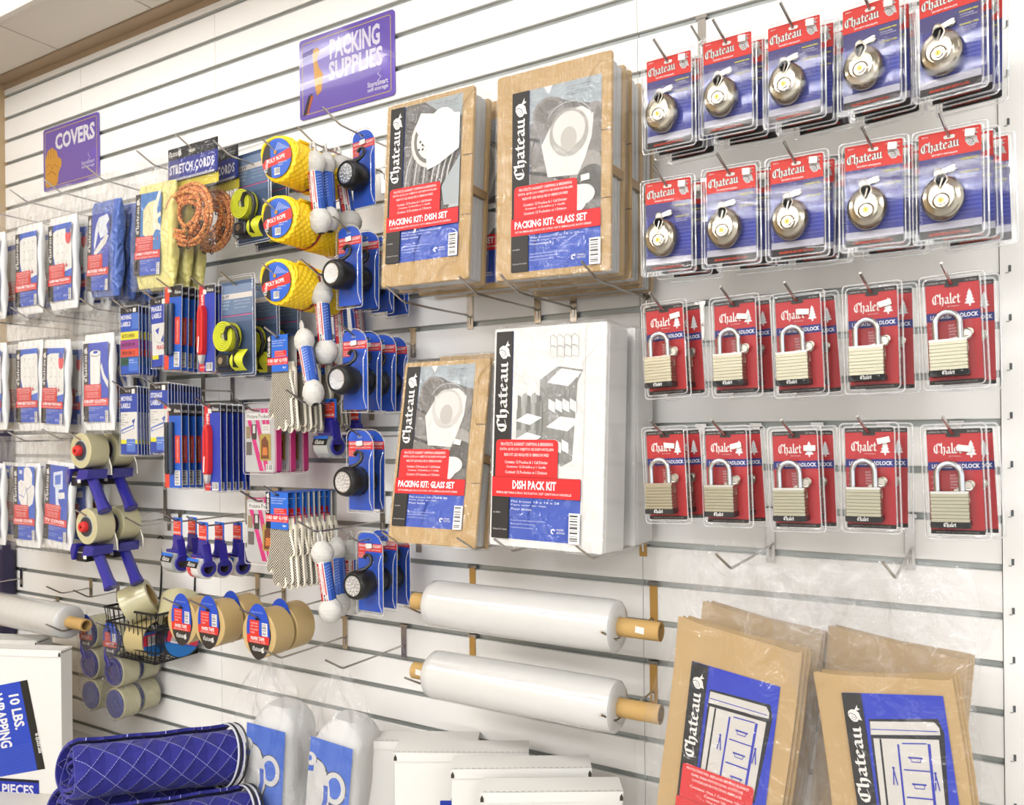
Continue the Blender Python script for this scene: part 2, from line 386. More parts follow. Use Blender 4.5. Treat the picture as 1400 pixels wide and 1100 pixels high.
for (y1, y0), em in zip(ROWS, ROWLAMP):
    W0 = y1 - y0; NT = 2 if W0 < .4 else 3; TW = .03; LIT = mat('FEFEFE', .5, emit=.8, name='light_diffuser'); TUBE = mat('FFFFFF', .5, emit=em * W0 / (NT * TW), name='fluorescent_tube')
    for (x0, x1) in FIX:
        k += 1
        t = thing('ceiling_light', ['ceiling light fitting nearest the upper left corner of the slat wall'][0] if k == 1 else 'white ceiling light fitting, ' + ['', 'above the packing supplies sign', 'beyond the right end of the slat wall', 'unseen second row added for fill, left end', 'unseen second row added for fill, middle', 'unseen second row added for fill, right end', 'unseen third row added for fill, left end', 'unseen third row added for fill, middle', 'unseen third row added for fill, right end', 'unseen fourth row added for fill, left end', 'unseen fourth row added for fill, middle', 'unseen fourth row added for fill, right end'][k - 1], 'ceiling light', loc=(x0, y0, CEIL - .03))
        f = MB(); L_, W_ = x1 - x0, y1 - y0; wm = mat('EFEBE2', .5)
        f.box(-.015, 0, -.015, W_ + .015, 0, .034, wm); f.box(L_, L_ + .015, -.015, W_ + .015, 0, .034, wm); f.box(0, L_, -.015, 0, 0, .034, wm); f.box(0, L_, W_, W_ + .015, 0, .034, wm)
        build('frame', f, t, 0); f = MB(); f.box(.001, L_ - .001, .001, W_ - .001, .004, .02, LIT); build('diffuser', f, t, 0)
        for q in range(NT): yy = W_ * (q + .5) / NT; f = MB(); f.box(.02, L_ - .02, yy - TW / 2, yy + TW / 2, -.004, .0038, TUBE); build('tube', f, t, 0)
m = MB(); m.box(-2.4, 6, -6, .06, -.1, 0, mat('A8A7A6', .7, name='floor_vinyl')); build('floor', m, None, 0, 'structure')
m = MB(); m.box(-2.4, XL, -6, .06, 0, CEIL + .05, mat('C9AE86', .7, name='tan_paint')); wl = build('wall_left', m, None, 0, 'structure')
# dark purple upright against the left wall, seen as a sliver at the frame's edge
t = thing('display_upright', 'dark purple upright at the far left end of the slat wall', 'display stand', loc=(XL + .038, -.03, 0))
m = MB(); m.prism(rrect(-.022, .016, 0, 1.46, .004), -.02, .02, mat('2A2446', .5), .002); build('post', m, t, 35); m = MB(); m.box(-.03, .05, -.05, .028, 0, .02, mat('2A2446', .5)); build('foot', m, t, 0)

# ---------------------------------------------------------------- hooks
def hook(X, z, d, label, plate=CHROME, ph=.055, up=.026, r=.0022, drop=None, tipx=0.0):
    "wire display hook: bracket clipped over a groove, straight wire, tip bent upwards; z is the height of the wire"
    n = math.ceil((Z0 - z) / PITCH - 1e-6) - 1; g = gz(n)
    if g - z < .012: g += 0
    t = thing('display_hook', label, 'hook', loc=(X, 0, z))
    m = MB(); a = 0
    m.tube([(0, -.003, -.02), (0, -.004, -.004), (0, -.012, 0), (0, -d * .5, -.001), (0, -d + .03, 0), (-.001, -d + .022, .003), (-.011, -d - .012, up)], r, CHROME, 7)
    build('wire', m, t)
    m = MB(); zt = g - z; m.prism(rrect(-.0075, .0075, min(-.03, zt - ph), zt + .001, .001), -.0026, -.0004, plate, .0005)
    m.box(-.0105, .0105, -.004, .004, zt - .003, zt + .0035, CHROME); build('back_plate', m, t)
    return t
ORD = ['front', 'second', 'third', 'fourth', 'fifth', 'sixth', 'seventh', 'eighth', 'ninth', 'tenth', 'eleventh', 'twelfth']
def nth(i, n): return 'rearmost' if i == n - 1 and n > 1 else ORD[i] if i == 0 else ORD[i]
def stack(proto, hole, d0, dd, n, what, cat, group, where, yaw=0, hd=None, roll=0, lean=0, jit=1.0, hk=True, plate=CHROME, up=.026, dz=0, dx=0):
    "n things hung one behind the other from one hook; hole is the pixel of the front thing's hole"
    p = at(hole[0], hole[1], d0)
    if hk: hook(p.x, p.z + .001, hd or d0 + .026, 'hook holding the ' + what.format('').replace('pack of ', '').strip() + 's ' + where, plate, up=up)
    for i in range(n):
        j = lambda a: random.uniform(-a, a) * jit * (0 if i == 0 else 1)
        lab = what.format(nth(i, n)) if n > 1 else what.format('single')
        inst(proto, lab + ' ' + where, cat, group, (p.x + dx * i + j(.002), -(d0 - i * dd), p.z + dz - i * .0006), (R(lean), R(roll + j(1.6)), R(yaw + j(3.5))))
    return p

# ---------------------------------------------------------------- lock packs
def shell(w, h, top, mbw=.0022, y=0, r=.006, bulge=None):
    "clear clamshell flange with a raised rim; bulge = (x0,x1,z0,z1,depth)"
    m = MB(); m.prism(rrect(-w / 2, w / 2, top - h, top, r, 3), y - .0015, y - .0005, CLEAR)
    out = [m]
    rim = MB(); rim.tube([(a, y - .002, b) for a, b in rrect(-w / 2, w / 2, top - h, top, r, 4)], .0014, RIM, 6, True)
    rim.tube([(a, y - .005, b) for a, b in rrect(-w / 2 + .005, w / 2 - .005, top - h + .005, top - .005, r, 4)], .001, RIM, 5, True)
    if bulge:
        x0, x1, z0, z1, dp = bulge
        m.prism(rrect(x0, x1, z0, z1, .012, 4), y - dp, y - .0016, BULGE, .006)
    return m, rim
def key_mesh(mb, x, z, rot, y, s=1.0, c=STEEL):
    q = R(rot); T = lambda a, b: (x + (a * cos(q) - b * sin(q)) * s, z + (a * sin(q) + b * cos(q)) * s)
    pr = [T(.007 * cos(a), .0065 * sin(a)) for a in [2 * pi * i / 12 for i in range(12)]]
    mb.prism(pr, y - .0012, y, c, .0004)
    bl = [T(*p) for p in ((.005, -.0025), (.01, -.003), (.013, -.0018), (.016, -.003), (.019, -.0016), (.022, -.0026), (.0265, 0), (.024, .0028), (.005, .0028))]
    mb.prism(bl, y - .0011, y, c, .0003)
def make_disc_pack():
    t = thing('disc_lock_pack')
    m = MB(); m.prism(rrect(-.038, .038, -.134, .012, .002), 0, .0006, mat('E9E6E0', .5), .0); build('card', m, t, 0)
    P = Print(y0=-.00005); P.rough = .55
    P.rr(-.038, .038, -.134, .012, '3D429A', .002)
    P.rect(-.038, .038, -.045, -.022, '4B4680'); P.rect(-.038, .038, -.06, -.045, '47479A'); P.rect(-.038, .038, -.1, -.075, '3540A8')
    for i in range(7): P.rect(-.038, .038, -.068 - i * .006, -.0672 - i * .006, '6A72C4')
    P.rr(-.038, .038, -.023, .012, 'D9392F', .002, rs=(.002, .002, 0, 0)); P.rr(-.038, .038, -.123, -.113, 'BDBBC8', 0.0001); P.rect(-.038, .038, -.134, -.123, '2A2422')
    P.black('Chateau', -.035, -.014, .046, .0082, 'E8E4DE', nib=.27, edge='40302E', skew=.06)
    P.helm(.0265, -.0065, .0085, 'C9C6C4', '4A4444'); P.text('SECURITY SPECIALISTS', -.022, -.0205, .032, .0024, 'F3E8E4', .03)
    P.text('84014', -.034, .0065, .008, .0022, 'F0E0DC', 0); P.text('2-3/4 70mm', .016, .0065, .019, .0022, 'F0E0DC', 0)
    P.text('HARDENED PINS', .012, -.032, .023, .0024, 'E3DA3C', .03); P.lines(.013, -.036, .021, .0032, ['FOR MAXIMUM', 'CUT RESISTANCE'], 'C8C6DA')
    P.text('STAINLESS STEEL', .012, -.05, .024, .0024, 'E3DA3C', .03); P.lines(.013, -.054, .021, .0032, ['RESISTS RUST', 'AND WEATHER'], 'C8C6DA')
    P.text('LIFETIME WARRANTY', -.034, -.112, .07, .0032, 'A9AFE4', .0, rot=90)
    P.text('MAXIMUM SECURITY LOCK', -.026, -.131, .05, .0034, 'D24A2C', .03)
    P.rr(-.007, .007, .0, .0052, 'E8E2DA', .0025)
    P.out('printed_front', t)
    m, rim = shell(.092, .158, .017, bulge=(-.0395, .03, -.127, -.04, .03)); build('clear_shell', m, t, 30); build('shell_rim', rim, t, 60)
    x, z = -.0075, -.083; S = mat('A39B8B', .2, 1, name='polished_steel')
    m = MB(); prof = [(.0015, -.0268), (.012, -.0266), (.0195, -.0262), (.0215, -.0245), (.024, -.0238), (.0285, -.0225), (.0315, -.0195), (.0335, -.015), (.0338, -.008), (.0325, -.003), (.03, -.0005), (.001, 0)]
    m.T = Matrix.Translation((x, 0, z)) @ Matrix.Diagonal((.8, 1, .9, 1)); m.lathe(prof, S, (0, 0, 0), n=40); lk = build('disc_lock', m, t, 28)
    m = MB(); q = [(x + u * .0072, z + .0195 + v * .0082) for u, v in ((0, -1.25), (.6, -.6), (1.05, .2), (.9, .8), (.45, 1.15), (-.45, 1.15), (-.9, .8), (-1.05, .2), (-.6, -.6))]
    m.prism(q, -.0272, -.024, mat('131212', .9, 0, .05), 0); m.tube([(a, -.0272, b) for a, b in q], .0009, S, 6, True); m.tube([(x - .0015, -.0272, z + .011), (x + .002, -.0275, z + .024)], .0011, S, 6)
    build('shackle_window', m, lk)
    m = MB(); m.lathe([(.0105, -.026), (.011, -.0285), (.0095, -.0295), (.0085, -.0285), (.006, -.0285), (.0058, -.031), (.001, -.031)], S, (x, 0, z - .0065), n=24)
    m.lathe([(.0038, -.0308), (.0038, -.0318), (.0005, -.0318)], mat('C49A4A', .35, 1, name='brass'), (x, 0, z - .0065), n=14); m.box(x - .0006, x + .0006, -.0322, -.0317, z - .009, z - .004, mat('30240F', .5)); build('key_cylinder', m, lk, 30)
    m = MB(); key_mesh(m, -.013, -.047, 8, -.006, .85, mat('8F8A80', .3, 1)); key_mesh(m, -.014, -.045, 16, -.0045, .85); key_mesh(m, .002, -.0425, 188, -.003, .8); m.tube([(-.0135 + .005 * cos(a), -.008, -.046 + .006 * sin(a)) for a in [i * pi / 6 for i in range(12)]], .0007, STEEL, 5, True)
    build('keys', m, t, 30)
    m = MB(); m.prism([(.019, -.0025), (.0305, -.0035), (.031, .0065), (.0195, .0075)], -.0072, -.0068, mat('F2EEE4', .6)); build('price_sticker', m, t, 0)
    return t
def make_padlock_pack():
    t = thing('padlock_pack')
    m = MB(); m.prism(rrect(-.033, .033, -.136, .01, .0015), 0, .0006, mat('E9E6E0', .5)); build('card', m, t, 0)
    P = Print(y0=-.00005); P.rough = .55
    P.rect(-.033, .033, -.136, .01, 'C0262A'); P.rect(-.033, .033, .0035, .01, '2A2421'); P.text('LAMINATED STEEL', -.031, .0052, .024, .0024, 'C9C2BA', 0); P.text('2in 50mm', .017, .0052, .013, .0024, 'C9C2BA', 0)
    P.black('Chalet', -.0245, -.0235, .034, .0088, 'F4F0EA', nib=.26); P.text('By Chateau', -.006, -.029, .014, .0022, 'E8D9D4', 0)
    x, z = .021, -.03
    P.poly([(x - .001, z), (x + .001, z), (x + .001, z + .003), (x + .0065, z + .004), (x + .003, z + .0085), (x + .0055, z + .0085), (x + .0025, z + .013), (x + .0042, z + .013), (x + .0018, z + .0175), (x + .003, z + .0175), (x, z + .024), (x - .003, z + .0175), (x - .0018, z + .0175), (x - .0042, z + .013), (x - .0025, z + .013), (x - .0055, z + .0085), (x - .003, z + .0085), (x - .0065, z + .004), (x - .001, z + .003)], 'EDF0F0')
    P.rect(-.033, .033, -.0475, -.0355, '2B2F78'); P.text('LAMINATED', -.028, -.0445, .026, .006, 'EDECF2', .03); P.text('PADLOCK', .0015, -.0445, .029, .006, 'EDECF2', .03)
    P.lines(-.006, -.056, .016, .0042, ['RUST', 'RESISTANT', 'HARDENED', 'STEEL', 'SHACKLE'], 'E9C9C6'); 
    for i in range(6): P.rect(-.03, -.022, -.057 - i * .008, -.0563 - i * .008, 'E0B5B2')
    P.rect(-.033, .033, -.136, -.1305, '2A2421'); P.text('MAXIMUM SECURITY PADLOCK', -.026, -.1345, .052, .0022, 'B8AFA8', 0)
    P.rr(-.009, .009, -.001, .0035, '3A3430', .002); P.out('printed_front', t)
    m, rim = shell(.08, .16, .017, bulge=(-.031, .024, -.131, -.041, .026)); build('clear_shell', m, t, 30); build('shell_rim', rim, t, 60)
    S = mat('A8A38E', .34, 1, name='laminated_steel'); m = MB(); x = -.0065
    for i in range(8):
        z0 = -.117 + i * .0049; m.prism(rrect(x - .0235 + (i % 2) * .0003, x + .0235 - (i % 2) * .0003, z0, z0 + .0045, .0008), -.025, -.003, S, .0006)
    m.prism(rrect(x - .0238, x + .0238, -.0785, -.075, .0015), -.0255, -.0025, mat('C9C6BE', .2, 1), .0008); lk = build('lock_body', m, t, 30)
    m = MB(); m.prism(rrect(x - .0245, x + .0245, -.1255, -.117, .002), -.026, -.002, mat('1E1C1B', .4), .0012); b_ = build('bumper', m, lk, 30)
    P = Print(y0=-.0261); P.black('Chalet', x - .008, -.1232, .015, .0035, 'F0EEEA', nib=.28); P.out('lettering', lk)
    m = MB(); a = [(x - .015, -.014, -.076)] + [(x - .0 + .0150 * -cos(i * pi / 10), -.014, -.053 + .0160 * sin(i * pi / 10)) for i in range(11)] + [(x + .015, -.014, -.12)]
    m.tube(a, .0041, mat('C4C8CC', .16, 1, name='chrome_shackle'), 12); build('shackle', m, lk, 60)
    m = MB(); key_mesh(m, .0165, -.07, 250, -.006, .9); key_mesh(m, .0135, -.069, 275, -.008, .9); key_mesh(m, .0185, -.0665, 205, -.01, .9); m.tube([(.016 + .006 * cos(q), -.012, -.068 + .006 * sin(q)) for q in [i * pi / 6 for i in range(12)]], .0008, STEEL, 5, True); build('keys', m, t, 30)
    return t
disc = make_disc_pack(); pad = make_padlock_pack()
CN = ['first', 'second', 'third', 'fourth', 'fifth']
R1 = [(914, 87, 3), (994, 62, 2), (1085, 41, 4), (1190, 16, 8), (1298, -9, 12)]
R2 = [(913, 257, -1), (999, 241, -1), (1089, 226, 2), (1194, 207, 0), (1298, 190, 5)]
for row, (pts, nm) in enumerate(((R1, 'top'), (R2, 'second'))):
    for i, (x, y, yw) in enumerate(pts):
        stack(disc, (x, y), .215, .034, 3, '{} round disc lock pack', 'padlock', 'disc locks on the right panel', f'on the {CN[i]} hook of the {nm} lock row', yaw=-yw, dx=.0095 + .003 * ((i * 7 + row) % 3))
R3 = [(908, 426), (1004, 419), (1090, 414), (1192, 403), (1301, 391)]
R4 = [(909, 597), (992, 597), (1086, 598), (1188, 594), (1303, 596)]
for row, (pts, nm) in enumerate(((R3, 'third'), (R4, 'bottom'))):
    for i, (x, y) in enumerate(pts):
        p = stack(pad, (x, y), .2, .034, 2, '{} red padlock pack', 'padlock', 'laminated padlocks on the right panel', f'on the {CN[i]} hook of the {nm} lock row', yaw=-3, roll=[-2.5, -1.5, -2, -1, -2][i], dx=.0165)
        a, b = [((.012, -.014), 12), ((.004, -.02), -6), ((.0, -.018), -4), ((.01, -.02), 14), ((.014, -.02), 0)][(i + row * 2) % 5]
        if (row, i) == (0, 4): continue
        m = MB(); q = R(b); m.prism([(p.x + a[0] + u * cos(q) - v * sin(q), p.z + a[1] + u * sin(q) + v * cos(q)) for u, v in ((0, 0), (.017, 0), (.017, .0085), (0, .0085))], -.2012 - .0035, -.2008 - .0035, mat('F2EEE4', .6))
        tag(build('price_sticker', m, None, 0), f'small price sticker on the front pack, {CN[i]} hook, {nm} lock row', 'sticker')
# ---------------------------------------------------------------- kits
def place_quad(t, bl, d, lean=0, yaw=0, roll=0):
    p = at(bl[0], bl[1], d); t.location = p; t.rotation_euler = (R(lean), R(roll), R(yaw)); return p
def glass_pic(P, X, Z, w, h):
    e = lambda u, v, a, b, c, r=0: P.ell(X(u), Z(v), a * w, b * w, c, r, 22)
    P.rect(X(.2), X(1), Z(.29), Z(1), '6E6A66'); P.poly([(X(.2), Z(1)), (X(1), Z(1)), (X(1), Z(.84)), (X(.62), Z(.9)), (X(.5), Z(.93)), (X(.2), Z(.8))], 'A9B3B8')
    P.poly([(X(.36), Z(1)), (X(.46), Z(1)), (X(.42), Z(.955))], 'F2F2F0')
    P.lines(X(.62), Z(.965), w * .33, h * .014, ['GLASS KIT PROTECTS', 'Juego de copas', 'Pour les verres', 'coupes et tasses'], '5C6468', bold=0)
    e(.42, .83, .19, .2, '8F8A84'); e(.42, .83, .16, .17, '7A7570'); e(.3, .66, .17, .19, '7D7873'); e(.93, .72, .18, .26, '837E78'); e(.33, .47, .2, .18, '9C978F'); e(.33, .47, .16, .14, '7F7A75'); e(.86, .5, .2, .2, 'A39E97'); e(.9, .44, .17, .17, '5C5954')
    P.stroke([(X(.2), Z(.73)), (X(.45), Z(.68)), (X(.6), Z(.62))], w * .035, '4E4B48'); P.stroke([(X(.2), Z(.545)), (X(.5), Z(.5)), (X(.75), Z(.44))], w * .035, '4A4744')
    P.poly([(X(u), Z(v)) for u, v in ((.34, .68), (.46, .78), (.6, .845), (.8, .85), (.92, .8), (.9, .68), (.82, .56), (.75, .49), (.42, .5))], 'E6E3DC')
    e(.65, .725, .22, .24, 'CFCBC4', 0); e(.65, .74, .18, .18, 'D9D6D0'); e(.65, .69, .09, .12, 'BDB8B0'); P.stroke([(X(.65) + .25 * w * cos(R(a)), Z(.78) + .2 * w * sin(R(a))) for a in range(10, 175, 15)], w * .01, 'B9B9B6')
    e(.66, .36, .2, .16, 'EDEBE6'); e(.8, .38, .14, .1, 'E3E0DA')
def dish_pic(P, X, Z, w, h):
    P.rect(X(.2), X(1), Z(.29), Z(1), '6A6763'); P.poly([(X(.48), Z(1)), (X(1), Z(1)), (X(1), Z(.86)), (X(.7), Z(.91))], 'A7B0B2')
    P.lines(X(.64), Z(.965), w * .33, h * .014, ['DISH KIT PROTECTS', 'Juego de platos', 'Pour la vaisselle'], '5C6468', bold=0)
    for i in range(9):
        u = .22 + i * .045; P.stroke([(X(u), Z(.42 + i * .01)), (X(u + .04), Z(.6 + i * .012)), (X(u + .14), Z(.72 + i * .01))], w * .02, ['C4C1BB', '8E8A85', '3E3C3A'][i % 3])
    for i in range(8):
        u = .58 + i * .035; P.stroke([(X(u), Z(.4)), (X(u + .05), Z(.55)), (X(u + .12), Z(.66))], w * .014, ['D6D3CD', '55524F'][i % 2])
    P.ell(X(.55), Z(.74), w * .24, w * .3, 'DAD6CE', 15); P.ell(X(.55), Z(.74), w * .2, w * .25, '7C7872', 15); P.ell(X(.55), Z(.74), w * .16, w * .2, 'E4E1DB', 15)
    for i in range(14): P.ell(X(.5) + w * .1 * cos(i * 2.4) * (i / 14), Z(.73) + w * .13 * sin(i * 2.4) * (i / 14), w * .018, w * .014, '4B4845', i * 30, 6)
    P.poly([(X(u), Z(v)) for u, v in ((.36, .84), (.44, .93), (.6, .91), (.98, .88), (.98, .66), (.7, .58), (.55, .56), (.52, .7))], 'F3F1EC')
    P.ell(X(.74), Z(.78), w * .22, w * .28, 'EBE8E2', 0); P.ell(X(.74), Z(.78), w * .19, w * .25, 'F4F2EE', 0)
    P.poly([(X(.86), Z(.3)), (X(1), Z(.5)), (X(1), Z(.3))], 'B4B9B9'); P.poly([(X(.76), Z(.44)), (X(1), Z(.62)), (X(1), Z(.32)), (X(.8), Z(.32))], 'A9AFB0')
def barrel_pic(P, X, Z, w, h):
    P.rect(X(.2), X(1), Z(.29), Z(1), 'F1EFEA'); q = lambda pts, c: P.poly([(X(a), Z(b)) for a, b in pts], c)
    q([(.52, .76), (.72, .82), (1, .8), (.94, .74), (.9, .38), (.78, .35), (.6, .4), (.55, .36), (.52, .5)], '8F8F8A')
    q([(.6, .745), (.76, .81), (.985, .79), (.84, .725)], 'F7F6F2'); q([(.6, .535), (.76, .585), (.985, .57), (.84, .515)], 'F7F6F2')
    for z0, n in ((.6, 4), (.41, 3)):
        for i in range(n): q([(.62 + i * .08, z0 + .02), (.7 + i * .08, z0), (.7 + i * .08, z0 + .05), (.62 + i * .08, z0 + .07)], 'F4F3EF'); P.stroke([(X(.62 + i * .08), Z(z0 + .02)), (X(.7 + i * .08), Z(z0)), (X(.7 + i * .08), Z(z0 + .05)), (X(.66 + i * .08), Z(z0 + .08)), (X(.62 + i * .08), Z(z0 + .07))], w * .006, '8C8C88', True)
    for i in range(4):
        for j in range(2): P.stroke([(X(.63 + i * .08), Z(.87 + j * .05)), (X(.71 + i * .08), Z(.86 + j * .05)), (X(.71 + i * .08), Z(.9 + j * .05)), (X(.66 + i * .08), Z(.92 + j * .05)), (X(.63 + i * .08), Z(.91 + j * .05))], w * .005, '9B9B97', True)
    q([(.26, .38), (.52, .44), (.56, .52), (.56, .66), (.26, .62)], '8C8C87'); q([(.26, .31), (.36, .28), (.48, .3), (.5, .52), (.26, .52)], 'A2A29C')
    for i in range(5): q([(.27 + i * .055, .52 - i * .012), (.31 + i * .055, .53), (.31 + i * .055, .68 + (i % 2) * .02), (.27 + i * .055, .69)], ['7B7B76', 'A9A9A4'][i % 2])
    q([(.25, .565), (.39, .6), (.56, .58), (.42, .545)], 'F3F2EE'); q([(.25, .475), (.39, .51), (.56, .49), (.42, .455)], 'F3F2EE')
    q([(.34, .28), (.4, .24), (.42, .44), (.36, .45)], '74746F'); q([(.42, .31), (.5, .34), (.5, .46), (.43, .44)], 'B4B4AE')
KR = mat('CBA873', .75, 0, .2, bump=('wavex', 60, .25), name='corrugated_kraft'); KD = mat('B08C58', .8, 0, .1, name='kraft_edge'); FOAM = mat('D9D8D6', .9, name='foam_sheet')
WB = mat('F3F1EC', .6, name='white_board')
def make_kit(w, h, t, lab, pic, title, sub, white=False, kn='packing_kit'):
    "flat folded carton kit: front and back panels, foam sheets between, printed label, shrink wrap; origin lower left front"
    k = thing(kn); A = WB if white else KR
    m = MB(); m.prism(rrect(0, w, 0, h, .005 if not white else .004), 0, t * .12, A, .0015); fp = build('front_panel', m, k, 30)
    P = Print(y0=-.0004); P.rough = .5; x0, x1, z0, z1 = lab
    chateau_label(P, x0, z0, x1 - x0, z1 - z0, pic, title, sub, tw=.82 if len(title) > 13 else .5, bw=.75); P.out('printed_label', k)
    if white:
        m = MB(); m.prism(rrect(.001, w + .001, .0, h - .001, .006), t * .12, t, A); build('carton_body', m, k, 30)
        m = MB(); m.box(w - .04, w - .039, -.0004, 0, .004, h - .004, mat('D9D4C8', .7)); build('crease', m, fp, 0)
    else:
        m = MB(); m.prism(rrect(.002, w - .001, .0, h - .004, .004), t * .86, t, A, .001); build('back_panel', m, k, 30)
        n = 5
        for i in range(n):
            a = t * (.14 + .7 * i / n); m = MB(); q = random.uniform(0, .004)
            m.prism(rrect(.006, w - .004 - q, .004, h * .44, .002), a, a + t * .7 / n * .82, FOAM); m.prism(rrect(.006, w - .006 + q * .5, h * .49, h - .008 - q, .002), a, a + t * .7 / n * .82, FOAM); build('foam_sheet', m, k, 0)
        m = MB(); m.box(w - .03, w, t * .1, t * .88, h * .445, h * .485, KD); build('flap', m, k, 0)
        for zz in (.33, .64):
            m = MB(); m.box(w - .02, w + .0004, -.0005, .001, h * zz, h * zz + .0016, mat('5A452A', .8)); build('flap_slot', m, fp, 0)
    m = MB(); hh = h + .004
    m.prism(rrect(-.002, w + .003, -.003, hh, .006), -.0016, -.0012, plastic(.015, .12, .55, crumple=18)); m.prism(rrect(-.002, w + .003, -.003, hh, .006), t + .001, t + .0014, CLEAR)
    rim = [(a, 0, b) for a, b in rrect(-.002, w + .003, -.003, hh, .006)]
    vs = []; fs = []
    for i, (a, _, b) in enumerate(rim): vs += [(a, -.0014, b), (a + .001 * sin(i * 2.3), t * .5, b + .001 * cos(i * 3.1)), (a, t + .0012, b)]
    n = len(rim)
    for i in range(n):
        j = (i + 1) % n; fs += [(3 * i, 3 * j, 3 * j + 1, 3 * i + 1), (3 * i + 1, 3 * j + 1, 3 * j + 2, 3 * i + 2)]
    m.add(vs, fs, plastic(.05, .1, .8)); build('shrink_wrap', m, k, 0)
    return k
def price(P0, x, z, r=0, y=-.002, w=.016, h=.01, parent=None, lab=None, cat=None):
    m = MB(); q = R(r); m.prism([(x + u * cos(q) - v * sin(q), z + u * sin(q) + v * cos(q)) for u, v in ((0, 0), (w, 0), (w, h), (0, h))], y - .0004, y, mat('F2EEE4', .6)); return build('price_sticker', m, parent, 0)
gk = make_kit(.226, .366, .062, (.034, .208, .012, .33), glass_pic, 'PACKING KIT: GLASS SET', 'KIT DE EMBALAJE: JUEGO DE COPAS / KIT D EMBALLAGE: BOITE VERRES')
price(None, .172, .155, 5, -.0025, parent=gk)
kr = 'packing kits on the left panel'
p = at(678, 389, .235)
for i, lb in enumerate(['brown packing kit for glasses at the front of the upper right kit stack', 'second brown kit for glasses, behind the front one in the upper stack', 'rearmost brown glass kit against the slats in the upper stack']):
    inst(gk, lb, 'packing kit', kr, (p.x + [0, .004, -.003][i], p.y + i * .074, p.z + [.006, .002, -.002][i]), (R(.0), R([1.2, .5, 1.0][i]), R([-1, 1, -1][i])))
p = at(530, 740, .238)
lp = make_kit(.205, .362, .05, (.008, .172, .032, .352), glass_pic, 'PACKING KIT: GLASS SET', 'KIT DE EMBALAJE: JUEGO DE COPAS / KIT D EMBALLAGE: BOITE VERRES', kn='packing_kit')
price(None, .138, .195, -12, -.0025, parent=lp)
inst(lp, 'brown kit for glasses leaning back at the front of the lower left kit stack', 'packing kit', kr, p, (R(-10), R(0), R(0)))
inst(gk, 'brown glass kit standing half hidden behind the leaning lower one', 'packing kit', kr, (p.x + .02, -.085, p.z + .008), (R(0), 0, R(2)))
dk = make_kit(.208, .362, .06, (.012, .183, .045, .352), dish_pic, 'PACKING KIT: DISH SET', 'KIT DE EMBALAJE: JUEGO DE PLATOS / KIT D EMBALLAGE: BOITE VAISSELLE')
p = at(521, 396, .242); m = MB(); m.prism([(.078, .098), (.083, .1), (.09, .118), (.085, .12)], -.003, -.0026, mat('F2EEE4', .6)); build('price_sticker', m, dk, 0)
inst(dk, 'brown shrink wrapped packing kit for dishes at the upper left', 'packing kit', kr, (p.x, p.y, p.z + .004), (R(-3), R(1.0), R(-1)))
inst(gk, 'brown glass kit hidden behind the dish kit, its barcode edge showing', 'packing kit', kr, (p.x + .016, p.y + .1, p.z), (0, R(.5), R(1)))
wk = make_kit(.226, .394, .084, (.006, .183, .014, .388), barrel_pic, 'DISH PACK KIT', 'EMBALAJE PARA JUEGO DE PLATOS / KIT CARTON A VAISSELLE', True, 'dish_pack_kit')
p = at(669, 744, .238)
inst(wk, 'white dish pack kit with a partition drawing, front of the lower right stack', 'packing kit', 'white dish pack kits', (p.x, p.y, p.z), (R(-3), R(.6), R(-1)))
inst(wk, 'plain edge of a second white dish pack kit behind the front one', 'packing kit', 'white dish pack kits', (p.x + .01, p.y + .116, p.z - .002), (R(-1), R(.4), R(0)))
TAN = mat('B58B45', .45, .3, name='brass_plated')
def hk2(tip, d, lab, plate=CHROME, ph=.06, up=.026):
    q = at(tip[0], tip[1], d); return hook(q.x + .011, q.z - up, d - .012, lab, plate, ph, up)
hk2((795, 357), .27, 'display hook under the right side of the upper glass kit'); hk2((684, 375), .27, 'display hook under the left side of the upper glass kit')
hk2((528, 391), .275, 'display hook under the left side of the dish kit'); hk2((628, 378), .275, 'display hook under the right side of the dish kit')
hk2((522, 727), .27, 'display hook under the left side of the lower glass kit'); hk2((625, 735), .27, 'display hook under the right side of the lower glass kit', TAN)
hk2((676, 737), .275, 'display hook under the left side of the white dish pack kit', TAN); hk2((788, 746), .275, 'display hook under the right side of the white dish pack kit', TAN)

